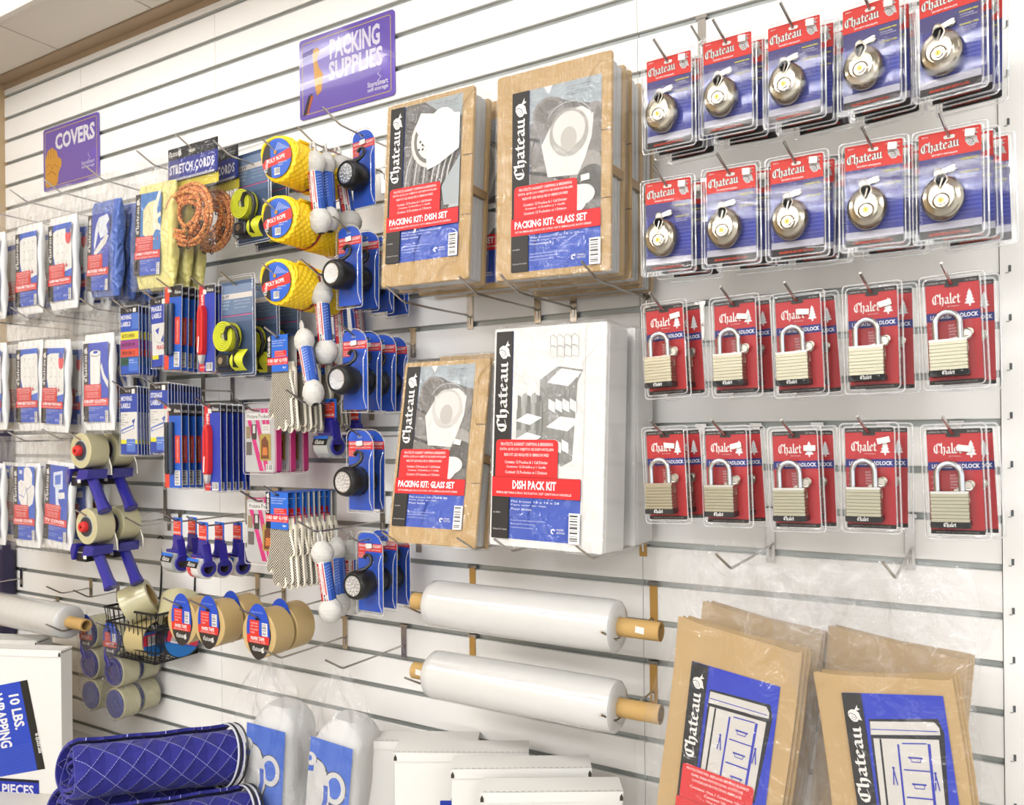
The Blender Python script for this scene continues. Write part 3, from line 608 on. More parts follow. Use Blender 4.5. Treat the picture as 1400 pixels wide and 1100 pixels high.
# ---------------------------------------------------------------- signs
def make_sign(n, lab, w, h, px, draw):
    p = at(px[0], px[1], .002); t = thing(n, lab, 'sign', None, (p.x, -.0005, p.z))
    m = MB(); m.prism(rrect(0, w, 0, h, .009), -.004, -.001, mat('6A4FBE', .25, 0, .5, 1, name='purple_board'), .0006); build('board', m, t, 30)
    P = Print(y0=-.0041); P.rough = .22; P.stroke(rrect(.011, w - .011, .011, h - .011, .006), .0018, 'D9C04A', True); draw(P); P.out('printed_face', t); m = MB(); m.grid(lambda u, v: (w * (.004 + .992 * u), -.0052 - .0035 * sin(pi * u) * (1 - u) - .0014 * sin(3.0 * v + 4 * u), h * (.006 + .988 * v)), 24, 16, plastic(.0, .03, 1.3)); build('gloss_film', m, t, 80); return t
def sg1(P):
    P.text('PACKING', .103, .129, .158, .05, 'E6E2F2', .035); P.text('SUPPLIES', .099, .078, .17, .046, 'E6E2F2', .035)
    P.text('StoreSmart', .222, .033, .062, .0125, 'F2F0F8', .01); P.text('self-storage', .222, .019, .062, .0125, 'F2F0F8', .01)
    P.stroke([(.258, .064), (.252, .060), (.258, .056), (.264, .052), (.256, .046)], .0016, 'D9D3EE')
    P.poly([(.045, .165), (.062, .17), (.07, .16), (.06, .14), (.066, .12), (.08, .1), (.075, .06), (.06, .05), (.052, .08), (.05, .12)], 'E0A030'); P.poly([(.012, .01), (.022, .01), (.045, .06), (.03, .055)], '2A2230'); P.poly([(.024, .01), (.03, .012), (.048, .052), (.04, .055)], 'C8642C')
    P.poly([(.012, .165), (.05, .172), (.045, .15), (.012, .14)], '55409F')
def sg2(P):
    P.text('COVERS', .068, .122, .212, .052, 'F2F0F8', .035)
    P.poly([(.012, .02), (.012, .1), (.025, .128), (.05, .135), (.075, .12), (.082, .1), (.1, .09), (.102, .07), (.085, .05), (.08, .02), (.07, .012), (.02, .012)], 'E0A03A')
    for q in ([(.03, .125), (.028, .1)], [(.045, .13), (.042, .1)], [(.06, .125), (.06, .102)], [(.015, .075), (.035, .085), (.05, .065), (.065, .08), (.085, .065)], [(.02, .05), (.045, .06), (.07, .045)]): P.stroke(q, .002, '7A4E1E')
    P.text('StoreSmart', .21, .05, .068, .0125, 'CFC8EC', .01); P.text('self-storage', .21, .036, .068, .0125, 'CFC8EC', .01); P.stroke([(.25, .085), (.244, .08), (.25, .074), (.255, .068), (.247, .062)], .0016, 'CFC8EC')
make_sign('wall_sign', 'purple packing supplies sign fixed high on the slats above the dish kit', .304, .2, (411, 166), sg1)
make_sign('wall_sign', 'purple covers sign with orange mitts, at the upper left', .3, .2, (61, 263), sg2)

# ---------------------------------------------------------------- work lights
def make_work():
    t = thing('worklight_pack'); B = '2B57C8'
    sh = rrect(-.034, .034, -.152, .013, .004, 6, rs=(.034, .016, .003, .003))
    m = MB(); m.prism(sh, 0, .0006, mat('2448B4', .5)); build('card', m, t, 0)
    P = Print(y0=-.00005); P.rough = .32; P.poly(sh, '2258CC'); P.rect(-.034, .034, -.026, -.009, RED); P.text('HOOK WORKLIGHT', -.031, -.0175, .062, .0068, 'F3ECEA', .03); P.text('LAMPARA COLGANTE / LAMPE DE TRAVAIL', -.031, -.0235, .06, .0034, 'F3DAD6', .01)
    P.rect(-.034, -.014, -.041, -.026, RED); P.lines(-.032, -.031, .016, .0042, ['3 AAA', '24 LED', 'Bright'], 'F3DAD6'); P.rr(-.009, .004, -.003, .003, '7A8CC0', .002); P.out('printed_front', t)
    m = MB(); m.prism(rrect(-.038, .037, -.158, .016, .004, 6, rs=(.036, .018, .005, .005)), -.0012, -.0004, CLEAR); m.prism(rrect(-.03, .031, -.148, -.03, .014, 5), -.02, -.0014, BULGE, .008); build('clear_shell', m, t, 30)
    m = MB(); m.tube([(a, -.002, b) for a, b in rrect(-.038, .037, -.158, .016, .004, 6, rs=(.036, .018, .005, .005))], .0012, RIM, 6, True); m.tube([(.036, -.006, -.03), (.034, -.012, -.05), (.034, -.012, -.13), (.036, -.006, -.15)], .0012, RIM, 6); build('shell_rim', m, t, 60)
    K = mat('1C1C1D', .3, name='black_plastic'); c = (-.006, 0, -.091)
    m = MB(); m.lathe([(.001, -.003), (.024, -.003), (.0295, -.008), (.031, -.02), (.031, -.036), (.0285, -.045), (.0255, -.0485), (.0225, -.0485), (.0215, -.0455), (.0005, -.045)], K, c, n=36); lt = build('lamp_body', m, t, 30)
    m = MB(); m.lathe([(.0215, -.0457), (.021, -.0475), (.012, -.0468), (.0005, -.0465)], mat('C9CACC', .18, .8, bump=('noise', 500, .6), name='reflector'), c, n=30); build('lens', m, lt, 60)
    m = MB()
    for r, k in ((.016, 13), (.0095, 7), (.002, 2)):
        for i in range(k): m.lathe([(.0012, -.0468), (.0013, -.0482), (.0003, -.049)], mat('EFEFF2', .1, .2), (c[0] + r * cos(i * 2 * pi / k), 0, c[2] + r * sin(i * 2 * pi / k)), n=6)
    build('led_bulb', m, lt, 60)
    m = MB(); m.tube([(-.003, -.03, -.062), (.006, -.022, -.058), (.014, -.016, -.05), (.0165, -.014, -.041), (.013, -.013, -.033), (.005, -.012, -.030), (-.003, -.012, -.033), (-.0055, -.012, -.0375)], .0034, K, 9, rr=[.0045, .004, .0036, .0036, .0036, .0036, .0038, .0044]); build('hanging_hook', m, t, 60)
    price(None, -.008, -.019, 4, -.0036, parent=t)
    return t
wl = make_work()
def works(hole, d, dd, n, where, yaw=-2, hd=None, dz=0): return stack(wl, hole, d, dd, n, '{} black worklight on a blue card', 'worklight', 'blue carded worklights', where, yaw=yaw, hd=hd, dz=dz)
works((497, 186), .14, .05, 1, 'left of the dish kit', yaw=-6, hd=.24)
works((478, 318), .2, .052, 4, 'in the second worklight row', yaw=-4)
works((485, 460), .2, .045, 4, 'in the third worklight row', yaw=-2)
works((493, 597), .2, .035, 2, 'in the fourth worklight row')
works((506, 737), .17, .046, 3, 'in the bottom worklight row', hd=.235)

# ---------------------------------------------------------------- ropes
def make_coil():
    t = thing('rope_coil'); Yl = mat('F4CC1E', .4, name='yellow_rope'); R0 = .047; L = .08
    def fn(u, v):
        a = 2 * pi * u; y = -L + v * L
        q = abs(sin(a * 9 + v * 17)) ** .6; p = abs(sin(a * 9 - v * 17)) ** .6
        e = min(v, 1 - v); rr = (R0 - .0055 + .006 * max(q, p)) * (1 - max(0, .06 - e) * 2.2); return (rr * cos(a), y, rr * sin(a))
    m = MB(); m.grid(fn, 150, 56, Yl, True)
    m.lathe([(R0 - .006, -L + .0005), (.016, -L - .001), (.016, -L + .02), (.001, -L + .02)], Yl, n=32); m.lathe([(R0 - .006, -.0005), (.001, 0)], Yl, n=32); build('rope_winding', m, t, 60)
    m = MB(); m.tube([(R0 * .98 * cos(a), -L + .006 + .01 * sin(a * 2), R0 * .98 * sin(a)) for a in [i * pi / 9 for i in range(13)]], .0035, Yl, 7); m.tube([(.02, -L * .5, .046), (.028, -L * .2, .043), (.02, -.01, .044)], .0035, Yl, 7); build('rope_end', m, t, 60)
    m = MB(); m.lathe([(.0405, -L - .0035), (.0405, -L - .0028)], mat('2B3A9A', .4), n=36); d = build('end_label', m, t, 0)
    P = Print(y0=-L - .0036); P.ell(0, 0, .0405, .0405, '2C62C8', n=36)
    P.poly([(.0405 * cos(R(a)), .0405 * sin(R(a))) for a in range(118, 251, 6)], '1F1E20'); P.poly([(.0405 * cos(R(a)), .0405 * sin(R(a))) for a in (-8, 0, 8, 16, 24)] + [(-.035, -.004)] + [(.0405 * cos(R(a)), .0405 * sin(R(a))) for a in (190, 200, 208)], 'D8352F')
    P.poly([(-.038, -.014), (-.033, .0), (.039, .011), (.0405, -.004)], 'D8352F'); P.text('POLY ROPE', -.026, -.0095, .05, .0085, 'F6EDE9', .03, rot=9); P.black('Chateau', -.0265, -.026, .026, .0055, 'F0EEEA', rot=82, nib=.28)
    for i in range(8): P.stroke([(-.004 + i * .005, .016), (.006 + i * .004, .032 - i * .0022)], .0012, 'D9E3F4')
    P.lines(.004, -.012, .026, .0045, ['CUERDA DE POLIPROPILENO', 'CORDE EN POLY'], 'E6EAF6'); P.bars(-.006, .01, -.035, -.02); P.ell(-.002, .012, .0045, .0045, 'B8862C', n=10); P.out('printed_label', d)
    m = MB(); m.tube([(.049 * cos(a), -.003, .049 * sin(a)) for a in [i * pi / 18 for i in range(36)]], .0012, mat('B21E2A', .4), 6, True); build('band', m, t, 60)
    m = MB(); m.prism(rrect(.004, .02, .0, .008, .001), 0, .0004, mat('F2EEE4', .6)); o = build('price_sticker', m, t, 0); o.location = (.03, -L * .55, .0425); o.rotation_euler = (R(90), 0, R(90)); o.rotation_euler = (0, R(55), R(0)); o.hide_render = False
    return t
coil = make_coil(); bpy.data.objects.remove([c for c in bpy.data.objects if c.parent is coil and c.name.startswith('price')][0])
for (px, py), nm, n in (((376, 216), 'top', 2), ((377, 298), 'middle', 2), ((375, 385), 'lowest', 2)):
    p = at(px, py, .3); hook(p.x - .002, p.z + .01, .31, f'display hook through the {nm} yellow rope coils')
    for i in range(n): inst(coil, f'{["front", "rear"][i]} yellow rope coil on the {nm} of the three rope hooks', 'rope', 'yellow rope coils', (p.x, -.215 + i * .088, p.z + (-.003 * i)), (0, 0, R(2 - 3 * i)))
WR = mat('DCD9D2', .8, 0, .2, bump=('noise', 180, .5), name='white_cotton_rope')
def make_hank():
    t = thing('rope_hank'); ln = .165
    def bul(z0, z1, r, ph):
        def fn(u, v):
            a = 2 * pi * u; q = sin(pi * (.04 + .92 * v)) ** .55 * r * (1 + .07 * abs(sin(a * 3.5 + v * 7 + ph)) + .02 * sin(v * 40 + a * 3 + ph)); return (q * cos(a), q * .8 * sin(a), z0 + (z1 - z0) * v)
        return fn
    m = MB(); m.grid(bul(-.068, -.016, .0245, 0), 28, 24, WR, True); build('upper_loops', m, t, 70)
    m = MB(); m.grid(bul(-.19, -.136, .0255, 2), 28, 24, WR, True); build('lower_loops', m, t, 70)
    m = MB(); m.tube([(-.004, 0, -.022), (-.006, 0, -.006), (-.003, 0, .003), (.003, 0, .003), (.006, 0, -.006), (.004, 0, -.022)], .003, WR, 7); build('hanging_loop', m, t, 70)
    m = MB(); m.lathe([(.0135, -.148), (.0152, -.142), (.0152, -.062), (.0135, -.056)], mat('E8E6E2', .35), axis='z', n=24); s = build('sleeve', m, t, 40)
    P = Print(bend=.0154); P.rough = .25; f = pi * .0154 * .98
    P.rect(-f, f, -.142, -.062, 'E9E7E4'); P.rect(-f, -.013, -.142, -.062, '2A4FB4'); P.rect(-.013, -.004, -.142, -.062, 'D0303A'); P.rect(.004, .0062, -.142, -.062, 'D0303A'); P.rect(.0085, f, -.142, -.062, '3C63BE')
    P.rect(-f, f, -.142, -.128, '242226'); P.text('ALL PURPOSE ROPE', -.0045, -.126, .058, .0065, 'F3EDEA', .03, rot=90); P.text('CUERDA / CORDE', .003, -.124, .05, .003, 'C03038', .0, rot=90); P.helm(.004, -.135, .004)
    for i in range(9): P.stroke([(.0095, -.12 + i * .006), (.02, -.116 + i * .006)], .0009, '9FB4E4')
    P.out('printed_band', s); return t
hank = make_hank()
def hanks(lst, where):
    for i, (x, y, d, roll, lab) in enumerate(lst):
        p = at(x, y, d); inst(hank, lab + ' ' + where, 'rope', 'white rope hanks', p, (0, R(roll), R([10, -25, 35, 70, 0][i % 5])))
p = at(427, 195, .235); hook(p.x, p.z, .255, 'display hook holding the three white rope hanks')
hanks([(427, 197, .235, -6, 'front white rope hank'), (444, 200, .195, -8, 'second white rope hank'), (461, 203, .15, -9, 'third white rope hank')], 'hanging before the top yellow coils')
p = at(432, 374, .235); hook(p.x, p.z, .255, 'display hook holding the tangled white rope hanks')
hanks([(437, 376, .215, -5, 'white rope hank with a lengthwise red stripe hanging highest'), (412, 442, .24, -24, 'white rope hank tilted to the right, lowest'), (462, 384, .12, -3, 'white rope hank half hidden behind the striped one'), (484, 386, .03, -6, 'white rope hank showing its barcode, rearmost')], 'beside the lowest yellow coil')
p = at(430, 727, .225); hook(p.x, p.z, .25, 'display hook holding the white rope hanks right of the gloves')
hanks([(437, 729, .21, -9, 'front white rope hank'), (459, 724, .13, -8, 'middle white rope hank with a black end'), (478, 728, .06, -2, 'rear white rope hank')], 'hanging right of the lower gloves')

# ---------------------------------------------------------------- gloves
def make_glove():
    t = thing('work_gloves')
    def cloth():
        m = bpy.data.materials.new('dotted_cotton'); m.use_nodes = True; nt = m.node_tree; b = nt.nodes['Principled BSDF']; N = nt.nodes.new; L = nt.links.new
        b.inputs['Roughness'].default_value = .85
        tc = N('ShaderNodeTexCoord'); mp = N('ShaderNodeMapping'); mp.inputs['Rotation'].default_value = (0, R(45), 0); mp.inputs['Scale'].default_value = (235, 0, 235); L(tc.outputs['Object'], mp.inputs[0])
        v = N('ShaderNodeTexVoronoi'); v.inputs['Scale'].default_value = 1; v.inputs['Randomness'].default_value = .0; L(mp.outputs[0], v.inputs['Vector'])
        lt = N('ShaderNodeMath'); lt.operation = 'LESS_THAN'; lt.inputs[1].default_value = .47; L(v.outputs['Distance'], lt.inputs[0])
        sp = N('ShaderNodeSeparateXYZ'); L(tc.outputs['Normal'], sp.inputs[0]); fr = N('ShaderNodeMath'); fr.operation = 'LESS_THAN'; fr.inputs[1].default_value = -.9; L(sp.outputs['Y'], fr.inputs[0])
        so = N('ShaderNodeSeparateXYZ'); L(tc.outputs['Object'], so.inputs[0]); zz = N('ShaderNodeMath'); zz.operation = 'LESS_THAN'; zz.inputs[1].default_value = -.066; L(so.outputs['Z'], zz.inputs[0])
        m1 = N('ShaderNodeMath'); m1.operation = 'MULTIPLY'; m2 = N('ShaderNodeMath'); m2.operation = 'MULTIPLY'; L(lt.outputs[0], m1.inputs[0]); L(fr.outputs[0], m1.inputs[1]); L(m1.outputs[0], m2.inputs[0]); L(zz.outputs[0], m2.inputs[1])
        mx = N('ShaderNodeMix'); mx.data_type = 'RGBA'; mx.inputs[6].default_value = lin('E3DAC6'); mx.inputs[7].default_value = lin('232120'); L(m2.outputs[0], mx.inputs[0]); L(mx.outputs[2], b.inputs['Base Color'])
        return m
    cl = cloth()
    def body(name, dx, y, sc, fingers, cuff):
        bm_ = MB(); C = lambda pts, r: bm_.tube(pts, 0, cl, 12, rr=r)
        for a, b_, r in fingers:
            C([(a[0] + dx, y, a[1]), ((a[0] + b_[0]) / 2 + dx, y, (a[1] + b_[1]) / 2), (b_[0] + dx, y, b_[1]), (b_[0] + dx + (b_[0] - a[0]) * .04, y, b_[1] - r * .7)], [r * 1.05, r, r * .95, r * .45])
        bm_.prism(rrect(-.031 + dx, .033 + dx, -.128, -.054, .012, 4), y - .009, y + .009, cl, .004)
        bm_.prism(rrect(-.026 + dx, .027 + dx, -.07, cuff, .004, 4), y - .007, y + .007, cl, .003)
        o = build(name, bm_, t, 0); md = o.modifiers.new('r', 'REMESH'); md.mode = 'VOXEL'; md.voxel_size = .0021; md.use_smooth_shade = True
        sm = o.modifiers.new('s', 'SMOOTH'); sm.iterations = 3
        dg = bpy.context.evaluated_depsgraph_get(); me = bpy.data.meshes.new_from_object(o.evaluated_get(dg)); o.modifiers.clear(); o.data = me
        if not me.materials: me.materials.append(cl)
        for p in me.polygons: p.material_index = 0
        for v in me.vertices: v.co.y *= .5
        me.shade_smooth(); return o
    body('front_glove', 0, -.002, 1, [((-.024, -.11), (-.036, -.158), .0105), ((-.012, -.12), (-.0145, -.184), .0115), ((.006, -.12), (.0075, -.187), .0115), ((.023, -.12), (.0295, -.178), .0105), ((.026, -.085), (.037, -.118), .009)], -.044)
    body('back_glove', .006, .0135, 1, [((-.024, -.11), (-.03, -.15), .0085), ((-.008, -.12), (-.006, -.18), .0095), ((.01, -.12), (.013, -.192), .0098), ((.026, -.12), (.033, -.186), .009)], -.044)
    m = MB(); m.prism(rrect(-.036, .034, -.067, .012, .001), -.0105, -.01, mat('2A62C4', .45)); m.prism(rrect(-.036, .034, -.067, .012, .001), .0125, .013, mat('CFCBC4', .6)); m.box(-.036, .034, -.0105, .013, .0118, .0122, mat('2A62C4', .45)); cd = build('card', m, t, 0)
    P = Print(y0=-.0106); P.rect(-.036, .034, -.067, .012, '2C6CD0'); P.rect(-.036, -.021, -.067, .012, '232124'); P.rect(-.036, .034, -.052, -.036, RED); P.text('SURE GRIP GLOVES', -.034, -.0465, .066, .0078, 'F6EEEA', .03); P.text('GUANTES DE SEGURIDAD / GANTS', -.034, -.0508, .064, .0028, 'F3DAD6', .0)
    P.rect(-.01, .03, -.035, -.022, RED); P.lines(-.008, -.0255, .036, .0044, ['PROTECTIVE DOTS', 'Puntos de agarre', 'Points antiderapants'], 'F3DAD6'); P.lines(-.018, -.002, .046, .0052, ['Durable cotton knit', 'Algodon duradero', 'Coton resistant'], 'E3EAF7')
    P.black('Chateau', -.0255, -.033, .03, .0058, 'F4F1EC', rot=90, nib=.28); P.helm(-.0285, .004, .005); P.rr(-.006, .008, .004, .009, '1C2A54', .002); P.text('6pr', .018, -.062, .012, .006, 'E3EAF7', .03); P.out('printed_face', cd)
    return t
glove = make_glove()
stack(glove, (385, 466), .235, .036, 6, '{} pair of dotted gloves', 'gloves', 'dotted work gloves', 'in the upper glove stack', yaw=-6, jit=1.2)
stack(glove, (384, 680), .235, .018, 8, '{} pair of dotted gloves', 'gloves', 'dotted work gloves', 'in the lower glove stack', yaw=-2, jit=1.0)
# ---------------------------------------------------------------- covers in pouches
def cover_label_pic(kind):
    def f(P, X, Z, w, h):
        q = lambda pts, c: P.poly([(X(a), Z(b)) for a, b in pts], c); st = lambda pts, t, c, cl=False: P.stroke([(X(a), Z(b)) for a, b in pts], w * t, c, cl)
        if kind == 'mattress' or kind == 'mattress_tag':
            P.rect(X(.2), X(1), Z(.28), Z(1), '2B5FCB'); q([(.2, .9), (.35, .93), (.95, .93), (1, .9), (1, .4), (.6, .36), (.45, .33), (.3, .45), (.2, .6)], 'F1F0EA')
            for i in range(4):
                for j in range(3): st([(.38 + j * .2, .86 - i * .12), (.44 + j * .2, .862 - i * .12)], .02, 'B9BCC4')
            st([(.45, .42), (.7, .42), (.9, .45)], .008, '9096A4'); q([(.62, .43), (.66, .49), (.7, .43)], 'C9384A'); q([(.74, .43), (.78, .49), (.84, .43)], 'C9384A')
            if kind == 'mattress_tag': P.ell(X(.87), Z(.82), w * .12, h * .1, 'E5404C'); P.ell(X(.87), Z(.9), w * .11, h * .04, '3350B0')
        elif kind == 'rolls':
            P.rect(X(.2), X(1), Z(.28), Z(1), '2344B8'); q([(.35, .78), (.42, .88), (.52, .95), (.9, .98), (1, .9), (.86, .84), (.95, .74), (.8, .7), (.6, .68), (.5, .78), (.4, .62), (.33, .52), (.3, .6)], 'E4EAF2'); q([(.3, .5), (.52, .6), (.86, .72), (.98, .7), (.86, .6), (.6, .52), (.45, .48), (.35, .46)], 'EDEBE0'); q([(.88, .56), (.94, .56), (.95, .52), (.89, .5)], '6A58C0')
        elif kind == 'jumbo':
            P.rect(X(.2), X(1), Z(.28), Z(1), '2E7CC8'); q([(.3, .8), (.5, .88), (.8, .9), (.86, .75), (.9, .6), (.7, .47), (.5, .46), (.3, .5)], 'F2E9B6'); q([(.7, .8), (.9, 1), (1, 1), (.8, .72), (1, .75), (1, .7), (.74, .64), (.98, .6), (1, .52), (.7, .56)], 'F4F1DC'); st([(.36, .6), (.5, .66), (.64, .6)], .012, 'A89C5A'); st([(.5, .84), (.62, .7), (.7, .55)], .01, 'A89C5A'); q([(.85, .45), (.88, .4), (.92, .44)], 'D04050')
        elif kind == 'drop':
            P.rect(X(.2), X(1), Z(.28), Z(1), '2144BC'); q([(.27, .48), (.3, .46), (.6, .46), (.68, .49), (.7, .85), (.26, .86)], 'F2F0EA'); P.ell(X(.48), Z(.87), w * .23, h * .045, 'F2F0EA'); st([(X_ * 1, Y_ * 1) for X_, Y_ in [(.48 + .22 * cos(i * .52), .87 + .042 * sin(i * .52)) for i in range(12)]], .015, '1C1C24', True); P.ell(X(.5), Z(.88), w * .1, h * .02, '2144BC'); st([(.27, .84), (.27, .48), (.45, .455), (.66, .48), (.7, .84)], .014, '1C1C24'); q([(.68, .7), (.78, .55), (.98, .42), (1, .5), (.84, .6), (.74, .74)], 'EAE7E0')
        elif kind == 'chair':
            P.rect(X(.2), X(1), Z(.28), Z(1), '2B5FCB'); q([(.5, .97), (.62, 1), (.8, .98), (.9, .9), (.88, .76), (.98, .74), (1, .66), (.9, .5), (.6, .42), (.35, .48), (.24, .56), (.22, .78), (.35, .82), (.5, .8)], 'F3F1EC'); st([(.22, .62), (.5, .58), (.6, .68), (.85, .74)], .02, '5A78C8'); st([(.6, .72), (.66, .6), (.62, .46)], .014, '3A3A44'); P.rect(X(.28), X(.42), Z(.9), Z(.95), 'D9DCE8')
        else:
            P.rect(X(.2), X(1), Z(.28), Z(1), '2450BE'); q([(.35, .9), (.75, .94), (.78, .7), (.6, .68), (.6, .52), (.75, .44), (.5, .42), (.45, .7), (.36, .72)], 'DCE6F6'); q([(.42, .86), (.68, .89), (.68, .76), (.44, .74)], '4A70CC'); q([(.6, .64), (.86, .66), (.88, .58), (.62, .56)], 'F3F1EC')
    return f
def make_cover(kind, title, sub, body, w=.125, h=.25, lab=(-.052, .054, .022, .226), top=.062, t=.02, nm='cover_bag', hazy=.2, extra=0):
    "soft poly pouch with a label card inside and an empty clear top with the hanging hole; origin at the hole"
    o = thing(nm); zt = -top
    def fn(u, v):
        a = 2 * pi * u; ca, sa = cos(a), sin(a); q = lambda c: abs(c) ** .35 * (1 if c > 0 else -1)
        e = (abs(2 * v - 1)) ** 4; z = zt - h * v; wob = 1 + .02 * sin(v * 9 + a) + .012 * sin(v * 23)
        return (q(ca) * (w / 2) * wob * (1 - .04 * e), t / 2 + q(sa) * (t / 2) * (1 - e * .75) * (1 + .2 * sin(v * 14 + ca * 5)), z)
    m = MB(); m.grid(fn, 28, 22, body, True); n = 23
    build('folded_film', m, o, 70)
    P = Print(y0=-.0022); P.rough = .35; x0, x1, z0, z1 = lab; chateau_label(P, x0, zt - h + z0, x1 - x0, z1 - z0, cover_label_pic(kind), title, sub, tw=.88, bw=.72, stripc='1A1A1C')
    P.out('printed_card', o)
    m = MB(); cr = plastic(hazy * .35, .14, .55, crumple=14)
    def sh(u, v):
        x = (u - .5) * (w + .008); z = .016 - (top + h + .026) * v
        return (x * (1 - .25 * max(0, .12 - v) * 4), -.004 - .004 * sin(pi * min(1, v * 1.1)) + .0016 * sin(u * 9 + v * 17) + .0008 * sin(u * 31 - v * 11), z)
    m.grid(sh, 14, 22, cr); m.grid(lambda u, v: ((u - .5) * (w + .006), t * .6 * min(1, v * 3) + .002 + .001 * sin(u * 12 + v * 9), .016 - (top + .01) * v), 8, 6, cr)
    build('clear_pouch', m, o, 0)
    return o
WF = mat('DDDCD9', .4, 0, .5, bump=('noise', 45, .35), name='white_film'); BF = mat('5574C4', .35, 0, .6, bump=('crumple', 30, .4), name='blue_film'); YF = mat('EFE58C', .35, 0, .6, bump=('crumple', 30, .3), name='yellow_film')
S1, S2 = 'FUNDA PROTECTORA / HOUSSE DE PROTECTION', 'PARA MUEBLES / POUR MEUBLES'
cm = make_cover('mattress', 'TWIN MATTRESS BAG', S1, WF); ct = make_cover('mattress_tag', 'QUEEN MATTRESS BAG', S1, WF); cdp = make_cover('drop', 'DROP CLOTH', 'PLASTICO PROTECTOR / TOILE', WF)
cc = make_cover('chair', 'CHAIR COVER', S1, WF, h=.235); cv = make_cover('stool', 'TV COVER', S2, WF, h=.235)
cb = make_cover('rolls', 'MOVERS WRAP', 'ENVOLTURA / EMBALLAGE', BF, w=.14, h=.245, t=.03, lab=(-.066, .044, .014, .21), top=.05); cy = make_cover('jumbo', 'JUMBO UTILITY BAG', 'BOLSA GRANDE / GRAND SAC', YF, w=.15, h=.255, t=.028, lab=(-.068, .038, .03, .23), top=.04)
g = 'cover bags at the left end'
stack(cm, (-14, 290), .24, .06, 3, '{} white mattress bag', 'cover bag', g, 'cut by the frame, top row', yaw=0)
stack(cm, (36, 276), .235, .045, 4, '{} white twin mattress bag', 'cover bag', g, 'below the covers sign, top row', yaw=0)
stack(ct, (82, 263), .235, .045, 4, '{} white queen mattress bag', 'cover bag', g, 'in the top row, left of the blue bags', yaw=0)
stack(cb, (140, 246), .24, .045, 4, '{} blue film bag', 'cover bag', g, 'in the top row', yaw=-6, roll=3.5)
stack(cy, (210, 226), .235, .04, 3, '{} yellow film bag', 'cover bag', g, 'left of the stretch cords', yaw=-3, roll=3)
stack(cm, (-12, 440), .24, .06, 3, '{} white mattress bag', 'cover bag', g, 'cut by the frame, middle row', yaw=0)
stack(cm, (37, 435), .235, .05, 3, '{} white twin mattress bag', 'cover bag', g, 'in the middle row', yaw=0)
stack(ct, (75, 432), .24, .05, 4, '{} white queen mattress bag', 'cover bag', g, 'in the middle row', yaw=-2, roll=3)
stack(cdp, (131, 423), .235, .05, 4, '{} white drop cloth bag', 'cover bag', g, 'in the middle row', yaw=0)
stack(cc, (-14, 604), .24, .06, 3, '{} chair cover bag', 'cover bag', g, 'cut by the frame, bottom row', yaw=0)
stack(cc, (33, 603), .235, .05, 3, '{} white chair cover bag', 'cover bag', g, 'in the bottom row', yaw=0)
stack(cv, (80, 600), .235, .05, 3, '{} small slanted-label cover bag', 'cover bag', g, 'in the bottom row, beside the tape guns', yaw=0, roll=4)

